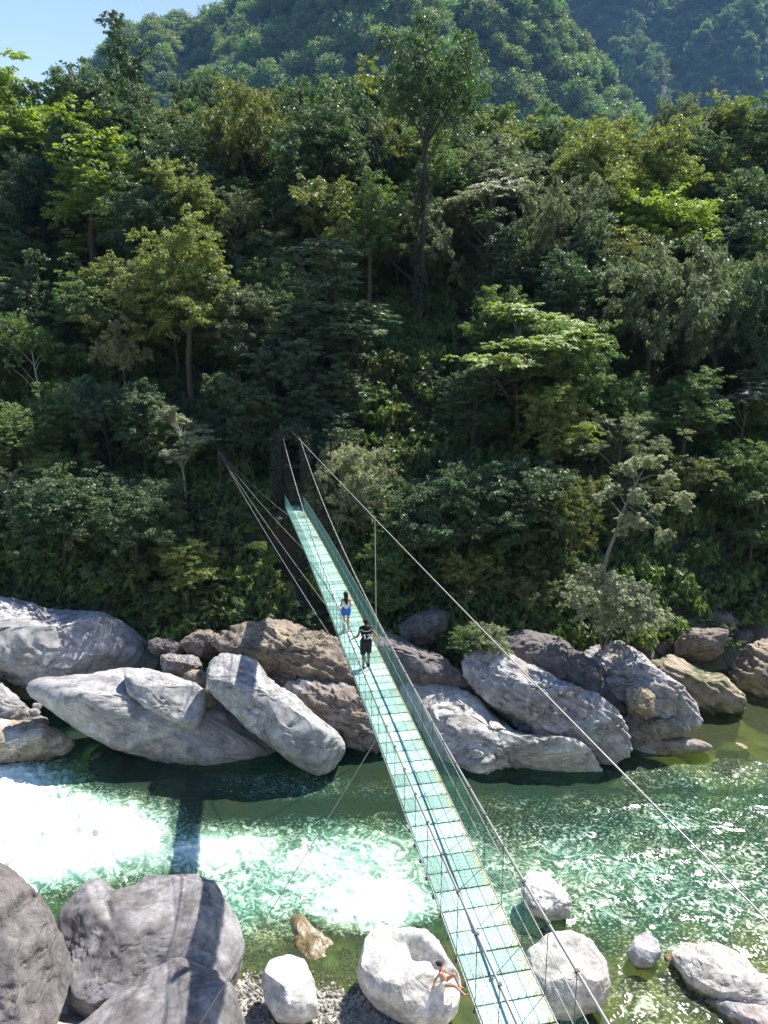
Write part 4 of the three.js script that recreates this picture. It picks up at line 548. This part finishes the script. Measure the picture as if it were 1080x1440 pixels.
// ------------------------------------------------------------------ people
// bones [ax, ay, az, bx, by, bz, radius a, radius b] joined by a smooth minimum and meshed
function flesh(bones, cell, k = 0.03) {
  const lo = V(9, 9, 9), hi = V(-9, -9, -9); for (const b of bones) for (const o of [0, 3]) { const p = V(b[o], b[o + 1], b[o + 2]), R = Math.max(b[6], b[7]) + 0.03; lo.min(p.clone().addScalar(-R)); hi.max(p.clone().addScalar(R)); }
  const ext = Math.max(hi.x - lo.x, hi.y - lo.y, hi.z - lo.z) / 2 + 3 * cell, N = Math.ceil(2 * ext / cell) + 2, mid = lo.clone().add(hi).multiplyScalar(0.5), mc = new MarchingCubes(N, new THREE.MeshStandardMaterial(), false, false, 120000), F = mc.field; F.fill(-1);
  const pos = (i) => (i - N / 2) / (N / 2) * ext, ind = (v) => v / ext * (N / 2) + N / 2;
  for (const [ax, ay, az, bx, by, bz, ra, rb] of bones) {
    const m = Math.max(ra, rb) + 0.06, c = [ax - mid.x, ay - mid.y, az - mid.z], d = [bx - ax, by - ay, bz - az], L = d[0] ** 2 + d[1] ** 2 + d[2] ** 2 || 1e-9, lim = [0, 1, 2].map((j) => [Math.max(0, Math.floor(ind(Math.min(c[j], c[j] + d[j]) - m))), Math.min(N - 1, Math.ceil(ind(Math.max(c[j], c[j] + d[j]) + m)))]);
    for (let z = lim[2][0]; z <= lim[2][1]; z++) for (let y = lim[1][0]; y <= lim[1][1]; y++) for (let x = lim[0][0]; x <= lim[0][1]; x++) {
      const X = pos(x) - c[0], Y = pos(y) - c[1], Z = pos(z) - c[2], t = Math.max(0, Math.min(1, (X * d[0] + Y * d[1] + Z * d[2]) / L)), D = Math.hypot(X - d[0] * t, Y - d[1] * t, Z - d[2] * t) - lerp(ra, rb, t), i = x + y * N + z * N * N, o = -F[i], h = Math.max(0, k - Math.abs(o - D)) / k;
      F[i] = -(Math.min(o, D) - h * h * k * 0.25);
    }
  }
  mc.isolation = 0; mc.update(); const g = new THREE.BufferGeometry(); g.setAttribute('position', new THREE.BufferAttribute(mc.positionArray.slice(0, mc.count * 3), 3)); g.scale(ext, ext, ext); g.translate(mid.x, mid.y, mid.z);
  const w = mergeVertices(g, 1e-4); w.computeVertexNormals(); const nn = w.attributes.normal, pp = w.attributes.position; return w;
}
// a hand at wrist w reaching along dir with the palm towards `palm`
function hand(w, dir, palm, side, curl) {
  const d = dir.clone().normalize(), p = palm.clone().addScaledVector(d, -palm.dot(d)).normalize(), x = d.clone().cross(p).multiplyScalar(side), out = [], P = (a, b, c) => w.clone().addScaledVector(d, a).addScaledVector(x, b).addScaledVector(p, c), bone = (a, b, ra, rb) => out.push([a.x, a.y, a.z, b.x, b.y, b.z, ra, rb]);
  bone(P(0, 0, 0), P(0.05, 0, 0), 0.024, 0.022); for (const o of [-0.026, -0.009, 0.009, 0.026]) bone(P(0.02, o * 0.6, 0), P(0.085, o, 0), 0.014, 0.011);
  [[-0.027, 0.062], [-0.009, 0.075], [0.01, 0.08], [0.028, 0.07]].forEach(([o, L]) => { const a = P(0.085, o, 0), c = Math.cos(curl), s = Math.sin(curl), b = P(0.085 + L * 0.5 * c, o, L * 0.5 * s), e = P(0.085 + L * 0.5 * c + L * 0.5 * Math.cos(curl * 2), o, L * 0.5 * s + L * 0.5 * Math.sin(curl * 2)); bone(a, b, 0.0095, 0.009); bone(b, e, 0.009, 0.0078); });
  const a = P(0.02, 0.022, 0.006), b = P(0.055, 0.046, 0.02), e = P(0.085, 0.052, 0.034); bone(a, b, 0.013, 0.0105); bone(b, e, 0.0105, 0.0085);
  return flesh(out, 0.0045, 0.008);
}
const foot = (x, z, turn = 0) => [[x, 0.045, z + 0.05, x, 0.04, z - 0.12, 0.042, 0.034], [x, 0.035, z - 0.12, x, 0.032, z - 0.18, 0.034, 0.026]];
const head = (c, f) => [[c[0], c[1] + 0.035, c[2] + 0.012, c[0], c[1] + 0.02, c[2] + f * 0.012, 0.083, 0.08], [c[0], c[1] - 0.02, c[2] + f * 0.03, c[0], c[1] - 0.075, c[2] + f * 0.052, 0.066, 0.042], [c[0], c[1] + 0.01, c[2] + f * 0.095, c[0], c[1] - 0.022, c[2] + f * 0.108, 0.011, 0.015], [c[0] - 0.083, c[1] + 0.015, c[2], c[0] - 0.085, c[1] - 0.015, c[2], 0.014, 0.012], [c[0] + 0.083, c[1] + 0.015, c[2], c[0] + 0.085, c[1] - 0.015, c[2], 0.014, 0.012]];
const skin = (r, g, b) => std(lin(r, g, b), 0.55), cloth = (r, g, b, e) => std(lin(r, g, b), 0.9, e);
function eyes(t, c, f) { for (const k of [-1, 1]) { const e = mesh('eye', new THREE.SphereGeometry(0.011, 8, 6), cloth(0.03, 0.02, 0.015), t); e.position.set(c[0] + k * 0.032, c[1] + 0.012, c[2] + f * 0.082); } }
{ // the man: walks away from the viewer, arms out to both hand cables
  const p = onY(515, 938, deckY(23.6) + 0.014), t = thing('person', 'person in black sleeveless number shirt and black shorts walking on the bridge', 'person', p); t.rotation.y = TURN;
  const H = [0, 1.64, -0.03], hipL = [-0.095, 0.93, 0], hipR = [0.095, 0.93, 0], kL = [-0.11, 0.5, 0.03], kR = [0.1, 0.5, -0.09], aL = [-0.12, 0.09, 0.14], aR = [0.1, 0.09, -0.08], shL = [-0.175, 1.43, 0], shR = [0.175, 1.43, 0], eL = [-0.3, 1.17, 0.04], eR = [0.32, 1.18, 0.04], wL = [-0.47, 1.03, -0.1], wR = [0.47, 0.99, -0.06];
  const j = (a, b, ra, rb) => [...a, ...b, ra, rb];
  const trunk = [j([-0.07, 0.97, 0], [0.07, 0.97, 0], 0.115, 0.115), j([0, 1.0, 0], [0, 1.2, 0.005], 0.125, 0.12), j([-0.06, 1.2, 0], [-0.1, 1.36, 0.005], 0.1, 0.085), j([0.06, 1.2, 0], [0.1, 1.36, 0.005], 0.1, 0.085), j([-0.1, 1.4, 0.01], [0.1, 1.4, 0.01], 0.085, 0.085), j(shL, [-0.04, 1.47, 0], 0.058, 0.055), j(shR, [0.04, 1.47, 0], 0.058, 0.055)];
  const body = flesh([...trunk, j([0, 1.45, 0], [0, 1.56, -0.015], 0.058, 0.053), ...head(H, -1), j(hipL, kL, 0.085, 0.056), j(kL, [kL[0], 0.36, kL[2] + 0.05], 0.054, 0.056), j([kL[0], 0.36, kL[2] + 0.05], aL, 0.056, 0.036), j(hipR, kR, 0.085, 0.056), j(kR, [kR[0], 0.36, kR[2] + 0.03], 0.054, 0.056), j([kR[0], 0.36, kR[2] + 0.03], aR, 0.056, 0.036), j(shL, eL, 0.052, 0.04), j(eL, wL, 0.041, 0.026), j(shR, eR, 0.052, 0.04), j(eR, wR, 0.041, 0.026)], 0.014);
  const hl = hand(V(...wL), V(-0.17, -0.1, -0.1), V(0, -1, 0), -1, 0.5), hr = hand(V(...wR), V(0.14, -0.14, -0.06), V(0, -0.6, -1), 1, 0.5);
  mesh('body', mergeGeometries([body, hl, hr]), skin(0.3, 0.17, 0.11), t); eyes(t, H, -1);
  const shirt = flesh(trunk.map((b) => [...b.slice(0, 6), b[6] + 0.016, b[7] + 0.016]), 0.014), up = shirt.attributes.position;
  // white number and piping printed on the back
  const print = (() => { const c = document.createElement('canvas'); c.width = 256; c.height = 384; const g = c.getContext('2d'); g.fillStyle = '#08090b'; g.fillRect(0, 0, 256, 384); g.strokeStyle = '#e8e8e8'; g.fillStyle = '#e8e8e8'; g.font = 'bold 150px sans-serif'; g.textAlign = 'center'; g.fillText('12', 128, 260); g.lineWidth = 14; g.beginPath(); g.moveTo(20, 40); g.quadraticCurveTo(70, 90, 128, 92); g.quadraticCurveTo(190, 90, 236, 40); g.stroke(); const x = new THREE.CanvasTexture(c); x.colorSpace = THREE.SRGBColorSpace; return x; })();
  const uv = new Float32Array(up.count * 2); for (let i = 0; i < up.count; i++) { const back = up.getZ(i) > 0; uv.set(back ? [0.5 + up.getX(i) / 0.46, (up.getY(i) - 0.88) / 0.62] : [0.02, 0.02], i * 2); }
  shirt.setAttribute('uv', new THREE.BufferAttribute(uv, 2)); mesh('shirt', shirt, cloth(1, 1, 1, { map: print }), t).userData.label = 'black sleeveless shirt with white number 12 on back';
  mesh('shorts', flesh([j([-0.075, 0.96, 0], [0.075, 0.96, 0], 0.13, 0.13), j(hipL, [kL[0] - 0.005, 0.56, 0.03], 0.115, 0.1), j(hipR, [kR[0] + 0.005, 0.56, -0.07], 0.115, 0.1)], 0.014), cloth(0.012, 0.013, 0.015), t);
  mesh('hair', flesh([[0, H[1] + 0.045, H[2] + 0.025, 0, H[1] + 0.055, H[2] - 0.02, 0.092, 0.086], [0, H[1], H[2] + 0.05, 0, H[1] - 0.04, H[2] + 0.05, 0.062, 0.05]], 0.012), cloth(0.012, 0.01, 0.009), t);
  for (const a of [aL, aR]) mesh('shoe', flesh([[a[0], 0.05, a[2] + 0.04, a[0], 0.045, a[2] - 0.12, 0.047, 0.042], [a[0], 0.04, a[2] - 0.12, a[0], 0.036, a[2] - 0.19, 0.04, 0.03]], 0.01), cloth(0.015, 0.015, 0.017), t);
}
{ // the woman: stands a few steps ahead, elbows bent in front of her
  const p = onY(487, 888, deckY(27.4) + 0.014), t = thing('person', 'person with long dark hair in a pale top and blue shorts on the bridge', 'person', p); t.rotation.y = TURN;
  const H = [0.0, 1.5, -0.02], j = (a, b, ra, rb) => [...a, ...b, ra, rb], hipL = [-0.085, 0.86, 0], hipR = [0.085, 0.86, 0], kL = [-0.1, 0.46, -0.02], kR = [0.07, 0.46, 0.02], aL = [-0.12, 0.08, 0.06], aR = [0.08, 0.08, 0.02], shL = [-0.145, 1.3, 0], shR = [0.145, 1.3, 0], eL = [-0.2, 1.06, -0.03], eR = [0.2, 1.05, -0.02], wL = [-0.12, 1.12, -0.24], wR = [0.12, 1.1, -0.24];
  const top = [j([-0.05, 1.12, 0], [-0.07, 1.22, -0.01], 0.082, 0.08), j([0.05, 1.12, 0], [0.07, 1.22, -0.01], 0.082, 0.08), j([-0.06, 1.19, -0.06], [0.06, 1.19, -0.06], 0.06, 0.06)];
  const trunk = [j([-0.07, 0.9, 0], [0.07, 0.9, 0], 0.112, 0.112), j([0, 0.95, 0], [0, 1.1, 0], 0.105, 0.098), ...top, j([-0.08, 1.27, 0], [0.08, 1.27, 0], 0.07, 0.07), j(shL, [-0.03, 1.34, 0], 0.045, 0.045), j(shR, [0.03, 1.34, 0], 0.045, 0.045)];
  const body = flesh([...trunk, j([0, 1.32, 0], [0, 1.42, -0.01], 0.046, 0.043), ...head(H, -1), j(hipL, kL, 0.09, 0.05), j(kL, [kL[0], 0.33, kL[2] + 0.04], 0.048, 0.05), j([kL[0], 0.33, kL[2] + 0.04], aL, 0.05, 0.032), j(hipR, kR, 0.09, 0.05), j(kR, [kR[0], 0.33, kR[2] + 0.02], 0.048, 0.05), j([kR[0], 0.33, kR[2] + 0.02], aR, 0.05, 0.032), ...foot(aL[0], aL[2]), ...foot(aR[0], aR[2]), j(shL, eL, 0.042, 0.034), j(eL, wL, 0.034, 0.022), j(shR, eR, 0.042, 0.034), j(eR, wR, 0.034, 0.022)], 0.013);
  mesh('body', mergeGeometries([body, hand(V(...wL), V(0.3, 0.2, -1), V(1, 0, 0), 1, 0.7), hand(V(...wR), V(-0.3, 0.2, -1), V(-1, 0, 0), -1, 0.7)]), skin(0.42, 0.27, 0.19), t); eyes(t, H, -1);
  mesh('top', flesh([...top, j([0, 1.0, 0], [0, 1.1, 0], 0.102, 0.098)].map((b) => [...b.slice(0, 6), b[6] + 0.014, b[7] + 0.014]), 0.012), cloth(0.7, 0.68, 0.64), t);
  mesh('shorts', flesh([j([-0.07, 0.92, 0], [0.07, 0.92, 0], 0.124, 0.124), j(hipL, [-0.093, 0.73, 0], 0.108, 0.096), j(hipR, [0.085, 0.73, 0.01], 0.108, 0.092)], 0.012), cloth(0.03, 0.12, 0.45), t).userData.label = 'short blue denim shorts';
  mesh('hair', flesh([[0, H[1] + 0.045, H[2] + 0.02, 0, H[1] + 0.05, H[2] - 0.02, 0.094, 0.088], [0, H[1] + 0.02, H[2] + 0.05, 0, H[1] - 0.18, H[2] + 0.075, 0.085, 0.08], [0, H[1] - 0.18, H[2] + 0.075, 0.01, H[1] - 0.33, H[2] + 0.09, 0.08, 0.05]], 0.012), cloth(0.018, 0.012, 0.01), t);
}
{ // the bather: sits on the flank of the sculpted boulder, one hand behind, a knee drawn up
  const rc = new THREE.Raycaster(camera.position.clone(), ray(624, 1387).normalize()), rocks = scene.children.filter((o) => /sculpted boulder with/.test(o.userData.label ?? '')); scene.updateMatrixWorld(true);
  const hit = rc.intersectObjects(rocks)[0], p = (hit ? hit.point : at(630, 1396, 26)).clone().add(V(0, 0.06, 0)), t = thing('person', 'bather in swimwear sitting on the white sculpted boulder', 'person', p); t.rotation.y = -1.9;
  const j = (a, b, ra, rb) => [...a, ...b, ra, rb], H = [0, 0.78, 0.16], hipL = [-0.085, 0.1, 0], hipR = [0.085, 0.1, 0], kL = [-0.1, 0.44, -0.34], kR = [0.11, 0.2, -0.42], aL = [-0.1, 0.02, -0.52], aR = [0.13, -0.05, -0.8], shL = [-0.15, 0.57, 0.12], shR = [0.15, 0.57, 0.12], eL = [-0.2, 0.36, -0.02], eR = [0.26, 0.33, 0.26], wL = [-0.14, 0.4, -0.24], wR = [0.27, 0.08, 0.32];
  const trunk = [j([-0.07, 0.12, 0], [0.07, 0.12, 0], 0.11, 0.11), j([0, 0.16, 0.01], [0, 0.36, 0.07], 0.102, 0.1), j([-0.06, 0.4, 0.08], [-0.08, 0.5, 0.1], 0.085, 0.08), j([0.06, 0.4, 0.08], [0.08, 0.5, 0.1], 0.085, 0.08), j(shL, [-0.03, 0.62, 0.13], 0.047, 0.047), j(shR, [0.03, 0.62, 0.13], 0.047, 0.047)];
  const body = flesh([...trunk, j([0, 0.6, 0.13], [0, 0.7, 0.15], 0.047, 0.044), ...head(H, -1), j(hipL, kL, 0.088, 0.052), j(kL, aL, 0.052, 0.034), j(hipR, kR, 0.088, 0.052), j(kR, aR, 0.052, 0.034), j([aL[0], aL[1], aL[2] + 0.02], [aL[0], aL[1] - 0.03, aL[2] - 0.14], 0.036, 0.026), j([aR[0], aR[1], aR[2]], [aR[0], aR[1] + 0.08, aR[2] - 0.1], 0.036, 0.026), j(shL, eL, 0.044, 0.035), j(eL, wL, 0.035, 0.024), j(shR, eR, 0.044, 0.035), j(eR, wR, 0.035, 0.024)], 0.014);
  mesh('body', mergeGeometries([body, hand(V(...wL), V(0.1, 0, -1), V(0, -1, 0), -1, 0.5), hand(V(...wR), V(0.1, -0.7, 0.5), V(0, -1, 0.2), 1, 0.25)]), skin(0.4, 0.235, 0.155), t); eyes(t, H, -1);
  mesh('swimsuit', flesh([j([-0.07, 0.12, 0], [0.07, 0.12, 0], 0.122, 0.122)], 0.014), cloth(0.75, 0.73, 0.7), t);
  mesh('hair', flesh([[0, H[1] + 0.045, H[2] + 0.03, 0, H[1] + 0.05, H[2] - 0.01, 0.094, 0.09], [0, H[1] + 0.04, H[2] + 0.09, 0, H[1] + 0.06, H[2] + 0.12, 0.045, 0.045]], 0.012), cloth(0.02, 0.013, 0.01), t);
}
renderer.render(scene, camera);
